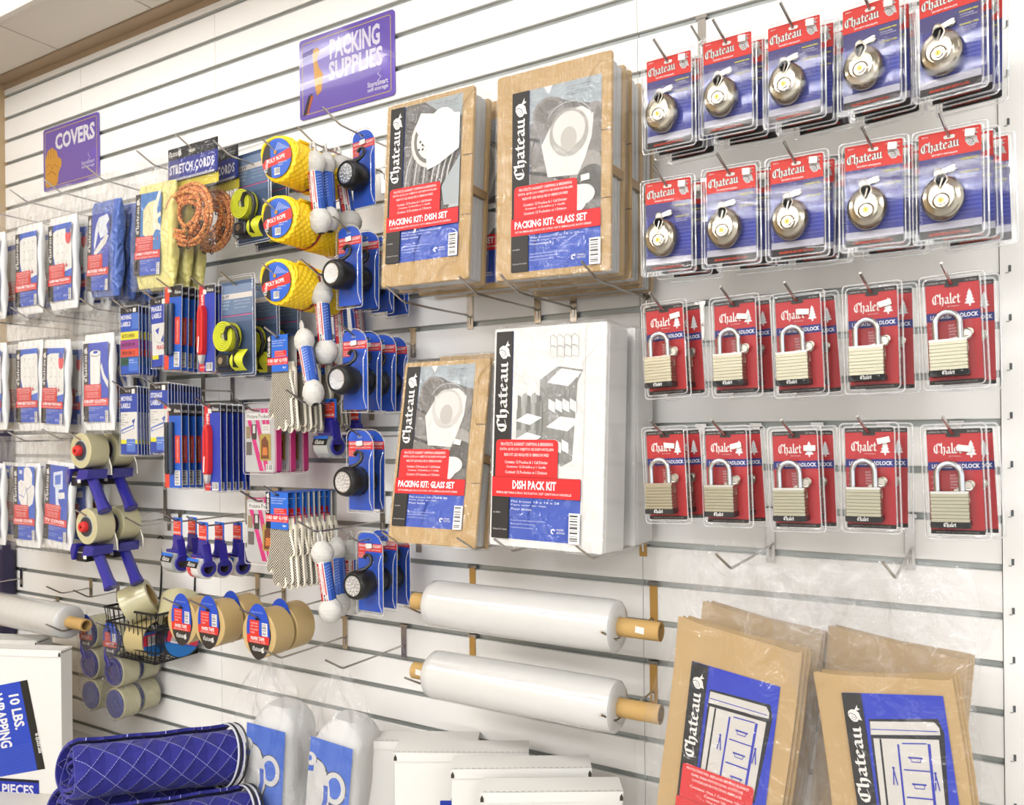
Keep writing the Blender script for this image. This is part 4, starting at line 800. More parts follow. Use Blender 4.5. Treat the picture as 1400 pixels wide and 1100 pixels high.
# ---------------------------------------------------------------- stretch cords
def make_cords():
    t = thing('stretch_cord_pack')
    m = MB(); m.prism(rrect(-.094, .094, -.068, .014, .002), 0, .0005, mat('20242C', .5)); cd = build('header_card', m, t, 0)
    P = Print(y0=-.0001); P.rough = .3; P.rect(-.094, .094, -.068, .014, '1D2024'); P.rect(-.094, .094, -.064, -.014, '303C94'); P.text('STRETCH CORDS', -.088, -.05, .168, .024, 'F3F1F4', .03)
    P.black('Chateau', -.09, -.005, .034, .008, 'EDEAE6', nib=.28); P.helm(-.048, -.001, .007, d='1D2024'); P.lines(.05, .006, .036, .007, ['Assorted', 'Cuerdas elasticas', 'Cordes'], 'A9ACB2', bold=0); P.rr(-.012, .012, -.006, .001, 'C9C6B6', .003); P.out('printed_face', cd)
    m = MB(); m.prism(rrect(-.094, .094, -.09, -.066, .002), .002, .0025, mat('DCCB38', .5)); build('yellow_backing', m, t, 0)
    def cord():
        m = bpy.data.materials.new('braided_cord'); m.use_nodes = True; nt = m.node_tree; b = nt.nodes['Principled BSDF']; N = nt.nodes.new; L = nt.links.new; b.inputs['Roughness'].default_value = .6
        tc = N('ShaderNodeTexCoord'); v = N('ShaderNodeTexVoronoi'); v.inputs['Scale'].default_value = 420; L(tc.outputs['Object'], v.inputs['Vector']); r = N('ShaderNodeValToRGB')
        r.color_ramp.interpolation = 'CONSTANT'; r.color_ramp.elements[0].color = lin('8A3A18'); r.color_ramp.elements[1].position = .35; r.color_ramp.elements[1].color = lin('E0A45A'); e = r.color_ramp.elements.new(.6); e.color = lin('B85A20')
        L(v.outputs['Color'], r.inputs[0]); L(r.outputs[0], b.inputs['Base Color']); return m
    cd_ = cord(); K = mat('242424', .4, name='black_hook'); rnd = random.Random(3)
    for i in range(8):
        m = MB(); cx, cz = rnd.uniform(-.014, .014), -.155 + rnd.uniform(-.006, .006); rx, rz = .088 - i * .007, .072 - i * .006; a0 = 240 + i * 17; pts = []
        for k in range(34):
            a = R(a0 + k * 11 * (1 + .06 * (i % 3))); f = 1 - .18 * (k / 33) * (i % 2); pts.append((cx + rx * f * cos(a), -.004 - .0035 * (i % 4) + .004 * sin(k * .4 + i), cz + rz * f * sin(a)))
        m.tube(pts, .0052, cd_, 8); c = build('elastic_cord', m, t, 60)
        for e, f in ((pts[0], pts[1]), (pts[-1], pts[-2])):
            d = (Vector(e) - Vector(f)).normalized(); u = Vector((0, -1, 0)).cross(d); p0 = Vector(e); m = MB()
            m.tube([p0 - d * .008, p0, p0 + d * .004], .0052, K, 7); m.tube([p0 + d * .004, p0 + d * .014, p0 + d * .022 + u * .004, p0 + d * .024 + u * .01, p0 + d * .018 + u * .014, p0 + d * .011 + u * .013], .0016, K, 6); build('end_hook', m, c, 60)
    m = MB(); m.grid(lambda u, v: ((u - .5) * .205, -.012 - .014 * sin(pi * u) ** .5 * sin(pi * v) ** .4 + .0014 * sin(u * 20 + v * 13), .035 - .285 * v), 16, 20, plastic(.02, .08, .5, crumple=9)); m.box(-.096, .096, -.0126, -.012, -.071, -.0655, RIM); build('clear_bag', m, t, 0)
    return t
cords = make_cords()
stack(cords, (263, 204), .215, .066, 2, '{} pack of orange stretch cords', 'stretch cords', 'stretch cord packs', 'under the clear bag header in the top row', yaw=-2, roll=1)
# ---------------------------------------------------------------- tie-downs
def make_tie():
    t = thing('tie_down_pack'); Y = mat('DCE02C', .5, name='yellow_webbing'); K = mat('1F2022', .35)
    m = MB(); m.prism(rrect(-.06, .06, -.205, .012, .004), 0, .0006, mat('4C6286', .5)); build('card', m, t, 0)
    P = Print(y0=-.0001); P.rough = .3; P.rect(-.06, .06, -.205, .012, '4A6288'); P.rect(-.058, .052, -.016, .004, '8296B4'); P.rect(-.058, .052, -.028, -.016, 'E2DAD2'); P.text('10 FT', -.055, -.0265, .028, .008, '4A5260', .03); P.rect(-.058, .052, -.064, -.028, '7188A8')
    P.lines(-.055, -.036, .03, .008, ['MAX LOAD', '1000 lb', '454 kg'], 'DCE4EE', bold=.0); P.lines(-.01, -.036, .058, .008, ['Ratchet tie down with', 'coated hooks and strap', 'Amarre con gancho'], 'BFCADB', bold=0); P.rect(-.058, .054, -.0685, -.066, 'D0608C'); P.rect(-.058, .054, -.082, -.0685, '5F7699'); P.out('printed_face', t)
    m = MB()
    for i in range(6):
        r = .034 - i * .0045; m.lathe([(r, -.008), (r, -.034), (r - .0032, -.034), (r - .0032, -.008)], Y, (-.01, 0, -.118), n=30, close=True)
    m.lathe([(.009, -.01), (.009, -.03), (.001, -.03)], mat('B9B98A', .6), (-.01, 0, -.118), n=16); w = build('rolled_strap', m, t, 30)
    m = MB()
    for s_ in (-.004, .004): m.tube([(-.01 + .0344 * cos(R(a)), -.021 + s_, -.118 + .0344 * sin(R(a))) for a in range(-20, 95, 10)], .0006, K, 5)
    build('strap_stripe', m, w, 60)
    m = MB()
    for k, (dx, dy, tilt) in enumerate(((0, 0, 0), (.006, .012, .2))): m.tube([(.004, -.034, -.128), (.004, -.037, -.112), (.012, -.038, -.1), (.026, -.036, -.098), (.037, -.032, -.108), (.038, -.028, -.126), (.028, -.026, -.146), (.014, -.024, -.164)], .0042, K, 9) if k == 0 else None
    build('hook', m, t, 60)
    m = MB(); m.prism(rrect(-.038, .002, -.188, -.158, .005), -.03, -.012, K, .003); m.tube([(-.05, -.02, -.16), (-.05, -.02, -.185), (-.04, -.02, -.195), (.01, -.02, -.195)], .003, K, 7); m.lathe([(.008, -.034), (.008, -.01)], STEEL, (-.018, 0, -.173), n=14); build('ratchet', m, t, 35)
    m = MB(); m.grid(lambda u, v: (.012 + .034 * u + .004 * sin(v * 5), -.012 - .018 * sin(pi * v) - .004 * cos(u * 3), -.148 - .048 * v), 4, 10, Y); m.box(.024, .0265, -.0335, -.012, -.19, -.15, K); build('loose_strap', m, t, 40)
    sh, rim = shell(.128, .232, .024); sh.prism(rrect(-.058, .052, -.2, -.074, .008), -.042, -.0014, BULGE, .004); build('clear_shell', sh, t, 30); build('shell_rim', rim, t, 60); return t
tie = make_tie()
stack(tie, (347, 225), .145, .06, 2, '{} yellow tie-down strap pack', 'tie-down strap', 'tie-down strap packs', 'behind the top yellow ropes', yaw=-4, hd=.24, dz=.02)
stack(tie, (324, 391), .205, .07, 3, '{} yellow tie-down strap pack', 'tie-down strap', 'tie-down strap packs', 'left of the lowest yellow rope', yaw=-2)
# ---------------------------------------------------------------- narrow carded packs
def flat_card(name, w, h, draw, extra=None, t=.004):
    o = thing(name); m = MB(); m.prism(rrect(-w / 2, w / 2, -h + .012, .012, .002), 0, t, mat('3B4FA0', .5)); build('card', m, o, 0)
    P = Print(y0=-.0001); P.rough = .3; draw(P); P.out('printed_face', o)
    if extra: extra(o)
    m = MB(); m.prism(rrect(-w / 2 - .003, w / 2 + .003, -h + .008, .015, .003), -.0014, -.001, CLEAR); m.tube([(a, -.001, b) for a, b in rrect(-w / 2 - .003, w / 2 + .003, -h + .008, .015, .003)], .0007, RIM, 5, True); build('clear_sleeve', m, o, 0); return o
def d_mov(P):
    P.rect(-.036, .036, -.156, .012, '2B56BC'); P.rect(-.036, .036, -.004, .012, '232226'); P.black('Chateau', -.012, .001, .02, .005, 'EDEAE6', nib=.3); P.rr(.014, .026, -.002, .008, 'EFEDE6', .001); P.rect(.01, .036, -.044, -.005, '4B78CE')
    P.text('MOVING', -.034, -.019, .042, .0115, 'F0F0F6', .03); P.text('LABELS', -.034, -.036, .038, .0115, 'F0F0F6', .03)
    for i, (c, s_) in enumerate((('EBDD3C', 'KITCHEN'), ('A23C90', 'MASTER BEDROOM'), ('E0503C', 'BEDROOM 1/2'), ('1F5A48', 'LIVING ROOM'))): P.rect(-.036, .036, -.07 - i * .0215, -.05 - i * .0215, c); P.text(s_, -.03, -.065 - i * .0215, .05, .009, '2A2226', .02)
    P.rect(-.004, .034, -.15, -.116, '4B78CE'); P.lines(-.002, -.124, .032, .006, ['40 LABELS', '10 of each room'], 'D9E3F4')
def d_frag(P):
    P.rect(-.032, .032, -.156, .012, '2B46AE'); P.rect(-.032, .032, -.004, .012, '232226'); P.black('Chateau', -.014, .001, .02, .005, 'EDEAE6', nib=.3); P.rr(.012, .025, -.004, .008, 'EFEDE6', .001, )
    P.text('FRAGILE', -.029, -.02, .04, .0125, 'F0F0F6', .03); P.text('LABELS', -.027, -.037, .036, .0125, 'F0F0F6', .03); P.rect(-.03, .03, -.128, -.05, 'E3E1DC'); P.poly([(-.016, -.066), (.0, -.06), (-.006, -.078)], '2B46AE'); P.poly([(.004, -.094), (.016, -.076), (.018, -.1)], '2B46AE'); P.stroke([(-.024, -.062), (-.02, -.092), (.002, -.1), (.022, -.09), (.02, -.062)], .001, '888'  '888'); P.text('FRAGILE', -.012, -.115, .038, .011, 'C83038', .03); P.rect(-.03, -.006, -.138, -.128, 'E4DC38')
def d_stor(word):
    def f(P):
        P.rect(-.034, .034, -.156, .012, '2A48A8'); P.rect(-.034, .034, -.004, .012, '232226'); P.black('Chateau', -.014, .001, .02, .005, 'EDEAE6', nib=.3); P.rr(.012, .025, -.004, .008, 'EFEDE6', .001)
        P.text(word, -.031, -.022, .044, .0125, 'E8EAF4', .03); P.text('LABELS', -.031, -.04, .038, .0125, 'E8EAF4', .03); P.rect(-.033, .033, -.122, -.05, 'E6E3DC'); P.lines(-.03, -.058, .03, .0065, ['Contents', 'Room', 'Date', 'Box number', 'Notes'], '54565E', bold=0); P.poly([(.012, -.072), (.026, -.066), (.02, -.082)], '2A48A8')
        P.stroke([(-.03, -.1), (.022, -.086)], .011, '6A84C8'); P.stroke([(-.026, -.1), (.02, -.088)], .005, 'E6E3DC'); P.rect(-.032, -.01, -.13, -.12, 'E4DC38'); P.rect(.026, .034, -.13, -.12, 'E4DC38'); P.rect(-.009, .026, -.15, -.118, '5A7CC8'); P.lines(-.007, -.128, .03, .006, ['Keep organized', 'Etiquetas'], 'D9E3F4')
    return f
def d_mark(P):
    P.rect(-.031, .031, -.188, .012, '2460C8'); P.rect(-.031, -.014, -.188, .012, 'E64A34'); P.rect(-.014, .031, -.014, .012, '1D1B20'); P.rr(-.021, -.006, -.002, .006, 'EFEDE6', .001); P.black('Chateau', .006, -.006, .022, .005, 'EDEAE6', nib=.3); P.text('PERMANENT MARKERS', -.018, -.155, .12, .009, 'F4EDE8', .03, rot=90)
    P.rect(.008, .026, -.128, -.062, 'E64A34'); P.lines(.0175, -.072, .001, .006, ['I'] * 2, 'F0DAD4'); P.text('2 MARCADORES', .02, -.122, .05, .005, 'F3DAD4', .0, rot=90); P.bars(.006, .026, -.182, -.146, vert=False)
def x_mark(o):
    for i, x in enumerate((-.013, .0015)):
        m = MB(); K = mat('23262C', .3) if i == 0 else mat('30405A', .3); m.lathe([(.002, -.155), (.0055, -.152), (.0062, -.14), (.0062, -.07), (.0066, -.068), (.0066, -.034), (.006, -.03), (.001, -.029)], K, (x, -.0065, 0), axis='z', n=12); build('marker', m, o, 40)
def d_knife(P):
    P.rect(-.027, .027, -.188, .012, '2340B4'); P.rect(-.027, -.008, -.188, .012, 'D8303A'); P.rect(-.008, .027, -.006, .012, '1D1B20'); P.rr(-.014, -.002, -.008, .003, 'EFEDE6', .001); P.black('Chateau', .0, -.002, .022, .005, 'EDEAE6', nib=.3); P.text('KNIFE', -.012, -.04, .032, .008, 'F4EDE8', .03, rot=90); P.bars(-.002, .02, -.187, -.168, vert=True, n=8); P.text('NAVAJA', -.022, -.182, .02, .006, 'F0D0CC', 0, rot=0)
def x_knife(o):
    m = MB(); m.prism([(-.018, -.15), (-.02, -.14), (-.018, -.05), (-.013, -.034), (-.003, -.036), (.002, -.05), (.001, -.14), (-.003, -.15)], -.014, -.001, mat('D92B30', .35, name='red_plastic'), .003); k = build('knife_handle', m, o, 35)
    m = MB(); m.prism([(-.0115, -.135), (-.0115, -.045), (-.007, -.045), (-.007, -.135)], -.0146, -.0138, mat('B51F26', .35)); m.prism([(-.016, -.145), (-.012, -.145), (-.0095, -.108), (-.013, -.108)], -.0149, -.0145, mat('E9E6E0', .5)); build('handle_seam', m, k, 0)
    m = MB(); m.prism([(-.018, -.15), (-.003, -.15), (-.005, -.163), (-.011, -.172), (-.016, -.163)], -.012, -.002, mat('C9C5C0', .4), .002); build('knife_nose', m, o, 35)
mov = flat_card('moving_label_pack', .072, .168, d_mov); frg = flat_card('fragile_label_pack', .064, .168, d_frag); st1 = flat_card('moving_label_pack', .068, .168, d_stor('MOVING')); st2 = flat_card('storage_label_pack', .068, .168, d_stor('STORAGE'))
mk = flat_card('marker_pack', .062, .2, d_mark, x_mark, .0012); kn = flat_card('knife_pack', .054, .2, d_knife, x_knife, .0012)
stack(mov, (177, 426), .225, .0095, 6, '{} pack of striped moving labels', 'labels', 'label packs', 'in the upper label row', jit=.5)
stack(frg, (217, 414), .215, .0095, 5, '{} pack of fragile labels', 'labels', 'label packs', 'beside the striped moving labels', jit=.5, roll=-2)
stack(st1, (176, 536), .225, .0085, 8, '{} pack of grey moving labels', 'labels', 'label packs', 'in the lower label row', jit=.5)
stack(st2, (217, 531), .225, .0085, 12, '{} pack of storage labels', 'labels', 'label packs', 'in the lower label row', jit=.4)
stack(mk, (237, 398), .225, .018, 5, '{} black marker pack', 'marker', 'marker packs', 'in the upper marker row', jit=.8, roll=2)
stack(mk, (236, 560), .225, .02, 5, '{} black marker pack', 'marker', 'marker packs', 'in the lower marker row', jit=.8)
stack(kn, (283, 397), .225, .0175, 5, '{} red utility knife pack', 'knife', 'utility knife packs', 'in the upper knife row', jit=.8, roll=1)
stack(kn, (290, 560), .225, .0175, 6, '{} red utility knife pack', 'knife', 'utility knife packs', 'in the lower knife row', jit=.8)
# ---------------------------------------------------------------- pink picture packs
def make_pink():
    t = thing('picture_protector_pack'); PK = mat('D8307C', .45, name='pink_card')
    m = MB(); m.prism(rrect(-.05, .05, -.14, .006, .008), .002, .02, PK, .003); bx = build('pink_box', m, t, 35)
    P = Print(y0=.0018); P.rough = .3; P.rr(-.048, .048, -.139, .004, 'C9C8C6', .006)
    for i in range(4): P.poly([(-.04 + i * .026, -.02), (-.028 + i * .026, -.02), (.012 + i * .018, -.136), (-.002 + i * .018, -.136)] if i < 2 else [(-.02 + i * .012, .004), (-.01 + i * .012, .004), (-.004 + i * .012, -.03), (-.014 + i * .012, -.03)], 'DC2F80')
    P.rr(-.044, .04, -.02, -.004, 'F0EEEA', .003); P.text('Picture Pockets', -.04, -.016, .074, .009, '33302E', .01)
    P.rect(-.044, -.03, -.062, -.034, 'A08A6C'); P.rect(-.026, -.01, -.064, -.03, '3A3634'); P.rect(-.022, -.014, -.05, -.032, 'DCDAD6'); P.rect(-.044, -.026, -.1, -.07, '6E6560'); P.rect(0, .036, -.112, -.052, 'B9A04A'); P.poly([(.004, -.108), (.006, -.066), (.018, -.056), (.028, -.07), (.03, -.108)], '7A3C1C'); P.poly([(.008, -.1), (.01, -.082), (.024, -.082), (.025, -.1)], 'D8803A'); P.rect(.008, .034, -.05, -.03, 'E9E6DE'); P.lines(.012, -.038, .018, .006, ['Kit 4', 'pieces'], '5A5654', bold=0)
    P.bars(.02, .042, -.136, -.12, n=7); P.rr(-.006, .008, .0, .003, '88', .001) if 0 else None; P.out('printed_face', bx)
    m = MB(); m.prism(rrect(-.053, .053, -.144, .02, .006), -.0008, -.0002, CLEAR); m.tube([(a, 0, b) for a, b in rrect(-.053, .053, -.144, .02, .006)], .001, RIM, 6, True); m.prism(rrect(-.05, .05, -.141, .01, .01), -.004, -.001, BULGE, .002); build('clear_shell', m, t, 30); return t
pink = make_pink()
stack(pink, (354, 562), .195, .042, 3, '{} pink picture pack', 'picture pack', 'pink picture packs', 'left of the upper gloves', hd=.24, jit=.5)
stack(pink, (358, 685), .2, .042, 2, '{} pink picture pack', 'picture pack', 'pink picture packs', 'half behind the lower gloves', hd=.24, jit=.5, yaw=4)

# ---------------------------------------------------------------- tapes
AMB = mat('CFC79E', .22, 0, .5, .3, name='clear_tape_roll'); KTP = mat('CDB078', .45, name='paper_tape'); NV = mat('2A2692', .3, 0, .5, .3, name='navy_plastic'); CORE = mat('C9A86E', .8, name='cardboard')
def tape(mb, c, R1, w, m, axis='y', R0=.038, n=36, y=0):
    s_ = R1 * .02; mb.lathe([(R0, y), (R0, y - w), (R1 - s_, y - w), (R1, y - w + s_), (R1, y - s_), (R1 - s_, y)], m, c, axis, n, close=True)
def make_disp(kind):
    t = thing('tape_dispenser'); m = MB()
    m.prism(rrect(-.02, .02, -.034, .01, .002), 0, .0006, mat('2A60C4', .5)); build('card', m, t, 0)
    P = Print(y0=-.0001); P.rect(-.02, .02, -.034, .01, '2C6CD0'); P.rect(-.02, .014, -.034, .002, 'E2442E'); P.lines(-.017, -.004, .028, .0055, ['PACKAGING', 'Cinta de empaque', 'Ruban adhesif'], 'F4DAD4'); P.text('MAILING TAPE', -.018, -.029, .03, .0055, 'F8EEEA', .03); P.rr(-.002, .01, .003, .007, '1A2A50', .001); P.out('printed_face', t)
    m = MB(); m.prism([(-.018, -.032), (.018, -.032), (.019, -.056), (.024, -.07), (-.026, -.07), (-.02, -.056)], -.003, .003, NV, .001); m.box(-.026, .022, -.016, .003, -.072, -.066, NV); b = build('holder', m, t, 30)
    m = MB(); m.lathe([(.0125, .0265), (.0125, .03), (.0185, .03), (.0195, .029), (.0195, .0265)], NV, (0, -.004, -.096), 'x', 32, close=True); m.prism([(.012, -.04), (.019, -.04), (.028, -.078), (.028, -.092), (.02, -.092)], -.014, .006, NV, .002); m.lathe([(.0118, -.026), (.0122, -.026), (.0122, .0285), (.0118, .0285)], mat('4A4A58', .4), (0, -.004, -.096), 'x', 24, close=True); build('side_ring', m, b, 35)
    P = Print(y0=-.0165); P.A = None; P.poly([(-.027, -.09), (.022, -.09), (.022, -.07), (-.027, -.07)], '1F1D1C'); P.rect(-.027, .022, -.076, -.069, '2C6CD0'); P.black('Chateau', -.018, -.087, .03, .006, 'F0EEEA', nib=.3); o = P.out('printed_strip', b); o.rotation_euler = (R(-18), 0, 0); o.location = (0, .012, -.012)
    m = MB(); T = mat({'clear': 'B9BDBA', 'white': 'ECE9E4'}[kind], .2, 0, .5, .3)
    m.lathe([(.0125, -.025), (.0255, -.025), (.0255, .0235), (.0125, .0235)], T, (0, -.004, -.096), 'x', 36, close=True); r = build('tape_roll', m, t, 30)
    if kind == 'white':
        m = MB()
        for i in range(5): m.lathe([(.0257, -.02 + i * .0002), (.0258, -.006)], mat('D8303A', .4), (0, -.004, -.096), 'x', 36) if i == 0 else None
        P = Print(y0=0); 
        for k in range(2): P.text('FRAGILE', -.022, -.004 + k * .006, .018, .0045, 'D8303A', .03)
        o = P.out('red_print', r); o.location = (0, -.0305, -.097); m = MB(); m.lathe([(.02555, -.023), (.0257, -.0225), (.0257, -.0075), (.02555, -.007)], mat('DE5A5E', .4), (0, -.004, -.096), 'x', 36, close=False); build('red_band', m, r, 30)
    return t
dc = make_disp('clear'); dw = make_disp('white'); dg = 'small tape dispensers'
def disp(proto, x, y, d, lab, yaw=-8): p = at(x, y, d); inst(proto, lab, 'tape dispenser', dg, p, (0, 0, R(yaw))); return p
p = disp(dc, 243, 713, .215, 'leftmost small navy tape dispenser with clear tape in the lower dispenser row'); hook(p.x, p.z, .24, 'display hook holding the two clear tape dispensers')
disp(dc, 263, 712, .165, 'second clear tape dispenser, behind the leftmost in the lower row')
p = disp(dw, 278, 719, .225, 'front dispenser with red printed white tape, third in the lower row'); hook(p.x, p.z, .25, 'display hook holding the three white tape dispensers')
disp(dw, 300, 719, .175, 'white tape dispenser with a price tag, fourth in the lower row'); disp(dw, 325, 719, .118, 'rightmost white tape dispenser in the lower row, near the pink pack')
p = disp(dc, 452, 551, .14, 'navy tape dispenser with clear tape right of the upper gloves'); hook(p.x, p.z, .25, 'display hook holding the two dispensers right of the upper gloves'); disp(dc, 485, 555, .06, 'navy tape dispenser hanging nearest the slats above the fourth worklight row')
def make_gun():
    t = thing('tape_gun'); m = MB(); DY = .023
    tape(m, (0, 0, 0), .047, .052, AMB, R0=.026, y=-.004); r = build('tape_roll', m, t, 30)
    m = MB(); m.lathe([(.0275, -.0565), (.0275, -.0555)], mat('9FB0CC', .3), n=24); m.lathe([(.0255, -.0585), (.0255, -.0565)], mat('3C3C44', .4), n=24); h = build('core_face', m, r, 30)
    m = MB(); m.lathe([(.0135, -.0585), (.0135, -.069), (.011, -.072), (.004, -.072), (.004, -.069), (.001, -.069)], mat('DC3030', .35, name='red_hub'), n=20, f=lambda a, y: 1 + .05 * sin(a * 9)); m.lathe([(.003, -.0705), (.001, -.0705)], STEEL, n=8); build('hub', m, t, 40)
    ST = mat('CFC9BA', .3, .7)
    m = MB(); m.prism([(-.03, .0), (.012, .034), (.05, -.04), (.052, -.066), (-.05, -.066), (-.052, -.045)], -.0035, .0, ST, .0008); build('side_plate', m, t, 30)
    m = MB(); m.prism(rrect(-.05, -.005, -.094, -.055, .002), -.055, -.004, mat('1D1D1F', .4), .002); m.box(-.04, -.005, -.0558, -.055, -.0705, -.0685, mat('C8C0B0', .4)); build('black_front', m, t, 30)
    m = MB(); m.prism([(-.064, -.062), (-.056, -.048), (-.034, -.048), (-.05, -.09), (-.058, -.09)], -.063, .0, NV, .002); build('blade_guard', m, t, 30)
    m = MB(); m.prism([(-.006, -.05), (.036, -.05), (.03, -.074), (-.018, -.082)], -.06, -.002, NV, .002); pl = build('grip_plate', m, t, 30)
    A_, B_ = Vector((.004, -.032, -.062)), Vector((.07, -.034, -.158)); d = (B_ - A_); m = MB()
    m.tube([A_, A_ + d * .35, A_ + d * .8, B_, B_ + d * .01, A_ + d * .92], .014, NV, 8, rr=[.0135, .0145, .015, .0185, .0165, .013]); hd = build('handle', m, t, 30)
    price(None, -.006, -.085, 5, -.061, w=.014, h=.009, parent=t); return t
gun = make_gun()
for (x, y), nm in (((107, 616), 'upper'), ((115, 720), 'lower')):
    p = at(x, y, .24); hook(p.x + .004, p.z + .022, .25, f'display hook through the {nm} tape guns')
    for i in range(2): inst(gun, f'{["front", "rear"][i]} navy tape gun with a red hub on the {nm} gun hook', 'tape gun', 'tape guns', (p.x, -.178 + i * .075, p.z), (0, 0, R(0)))
def oval_card(P, red='PAPER TAPE', s2='CINTA DE PAPEL / RUBAN', rx=.036, rz=.062, cz=0):
    E_ = lambda a0, a1, n=14: [(rx * cos(R(a0 + (a1 - a0) * i / n)), cz + rz * sin(R(a0 + (a1 - a0) * i / n))) for i in range(n + 1)]
    P.ell(0, cz, rx, rz, '2A52C4', n=40); P.poly(E_(196, 344), 'D8352F'); P.poly([(-rx * .98, cz - rz * .12), (-rx * .96, cz - rz * .42), (rx * .92, cz - rz * .42), (rx * .99, cz - rz * .14)], 'DE3A30'); P.poly(E_(205, 335), '37332F')
    P.rr(-rx * .72, rx * .1, cz - rz * .14, cz + rz * .4, 'DE3A30', .002); P.lines(-rx * .62, cz + rz * .26, rx * .62, rz * .11, ['STRONG HOLD', 'Sella cajas', 'For cartons', 'Scelle'], 'F6E0DC', bold=0)
    P.bars(rx * .36, rx * .84, cz - rz * .12, cz + rz * .34, vert=False, n=9); P.text(red, -rx * .6, cz - rz * .31, rx * 1.2, rz * .13, 'FAF2EE', .03); P.text(s2, -rx * .72, cz - rz * .39, rx * 1.4, rz * .05, 'F6E0DC', 0)
    P.black('Chateau', -rx * .45, cz - rz * .68, rx * .7, rz * .1, 'F0EEEA', nib=.3); P.helm(rx * .42, cz - rz * .64, rz * .09, d='37332F'); P.text('STRONG, FAST AND SURE', -rx * .5, cz + rz * .66, rx, rz * .06, 'B9C8EE', 0); P.rr(-.006, .008, cz + rz * .42, cz + rz * .5, '15171C', .002)
def make_paper():
    t = thing('paper_tape'); m = MB(); tape(m, (0, 0, -.002), .053, .056, KTP); m.lathe([(.038, -.002), (.038, -.054)], mat('3A3A4A', .6), n=24); build('tape_roll', m, t, 30)
    m = MB(); m.prism([(.036 * cos(R(i * 9)), .062 * sin(R(i * 9)) + .004) for i in range(40)], -.0585, -.0575, mat('3C58B0', .5)); c = build('oval_card', m, t, 0); P = Print(y0=-.0586); P.rough = .3; oval_card(P, cz=.004); P.out('printed_face', c); return t
pt = make_paper(); pg = 'paper tape rolls with oval cards'
for (x, y, n, nm) in ((247, 849, 1, 'left'), (284, 853, 2, 'middle'), (352, 866, 2, 'right')):
    p = at(x, y, .235); hook(p.x + .001, p.z + .036, .262, f'hook of the {nm} paper tapes')
    for i in range(n): inst(pt, f'{["front", "rear"][i]} roll of tan paper tape on the {nm} of the three paper tape hooks', 'tape', pg, (p.x, -.175 + i * .064, p.z), (0, R([0, 2][i]), 0))
def make_bundle():
    t = thing('tape_bundle'); 
    for k, z in enumerate((0, -.088, -.176)):
        m = MB(); tape(m, (0, 0, z), .044, .048, AMB, R0=.03); r = build('tape_roll', m, t, 30)
        m = MB(); m.lathe([(.0385, -.0505), (.0385, -.0485)], mat('2B3E9C' if k == 2 else '1E2080', .3, 0, .5, .4), (0, 0, z), n=30); f = build('end_disc', m, r, 30)
        m = MB(); m.lathe([(.037, .0), (.037, .002)], mat('262A78', .4), (0, 0, z), n=30); build('rear_disc', m, r, 30)
        if k == 2:
            P = Print(y0=-.0506)
            for i in range(4): P.stroke([(-.02 + i * .009, z - .026 + i * .003), (.0 + i * .007, z + .026 - i * .005)], .0015, 'A9BCE8')
            P.out('printed_face', f)
    m = MB(); m.tube([(-.026, -.053, -.02), (-.024, -.055, -.05), (-.012, -.054, -.075)], .006, NV, 8); m.lathe([(.034, -.055), (.034, -.0506), (.028, -.0506), (.028, -.0535)], NV, (0, 0, -.088), n=30, close=True); build('cutter_handle', m, t, 40)
    m = MB(); m.prism([(.032 * cos(R(i * 9)), .05 * sin(R(i * 9)) + .003) for i in range(40)], -.058, -.057, mat('3C58B0', .5)); c = build('oval_card', m, t, 0); P = Print(y0=-.0581); P.rough = .3; oval_card(P, 'PACKING TAPE', 'CINTA DE EMPAQUE', .032, .05, .003); P.out('printed_face', c)
    m = MB(); n = 40; W = []
    ol = [(.0455 * cos(R(a)), .0455 * sin(R(a))) for a in range(0, 181, 15)] + [(-.042, -.044), (-.0455, -.088), (-.042, -.132)] + [(.0455 * cos(R(a)), -.176 + .0455 * sin(R(a))) for a in range(180, 361, 15)] + [(.042, -.132), (.0455, -.088), (.042, -.044)]
    m.prism(ol, -.0595, .002, plastic(.04, .08, 1.0, crumple=30), .004); build('shrink_wrap', m, t, 40); return t
tb = make_bundle()
for (x, y, n, nm) in ((114, 866, 1, 'left'), (147, 876, 2, 'right')):
    p = at(x, y, .15); hook(p.x + .001, p.z + .03, .165, f'hook of the {nm} tape bundles')
    for i in range(n): inst(tb, (f'{["front", "rear"][i]} ' if n > 1 else '') + f'bundle of three clear tapes on the {nm} bundle hook', 'tape bundle', 'bundles of packing tape', (p.x, -.085 + i * .066, p.z), (0, R([-2, 0][i]), 0))
# wire basket
BK = mat('1A1A1B', .4, .3, name='black_wire'); t = thing('wire_basket', 'black wire basket hooked to the slats, holding loose tape rolls', 'basket')
a = at(143, 829, .15); b = at(213, 842, .15); x0, x1, zt = a.x, b.x, a.z; zb = at(190, 908, .16).z; t.location = (0, 0, 0)
m = MB(); y0 = -.15; y1 = -.008
ring = lambda z, i, r=.0028: m.tube([(x0 + i, y0 + i * .6, z), (x1 - i, y0 + i * .6, z), (x1 - i, y1, z), (x0 + i, y1, z)], r, BK, 6, True)
ring(zt, 0, .0034); ring(zt - (zt - zb) * .3, .004); ring(zt - (zt - zb) * .78, .012, .0022); ring(zb, .02, .003); build('rim_wires', m, t, 60)
m = MB(); nx = 11
for i in range(nx + 1):
    u = i / nx; X0 = x0 + (x1 - x0) * u; X1 = x0 + .02 + (x1 - x0 - .04) * u
    m.tube([(X0, y0, zt), (X1, y0 + .012, zb), (X1, y1, zb), (X0, y1, zt)], .0014, BK, 5)
for i in range(9):
    y = y0 + (y1 - y0) * (i + .5) / 9; m.tube([(x0, y, zt), (x0 + .02, y, zb), (x1 - .02, y, zb), (x1, y, zt)], .0014, BK, 5)
build('upright_wires', m, t, 60)
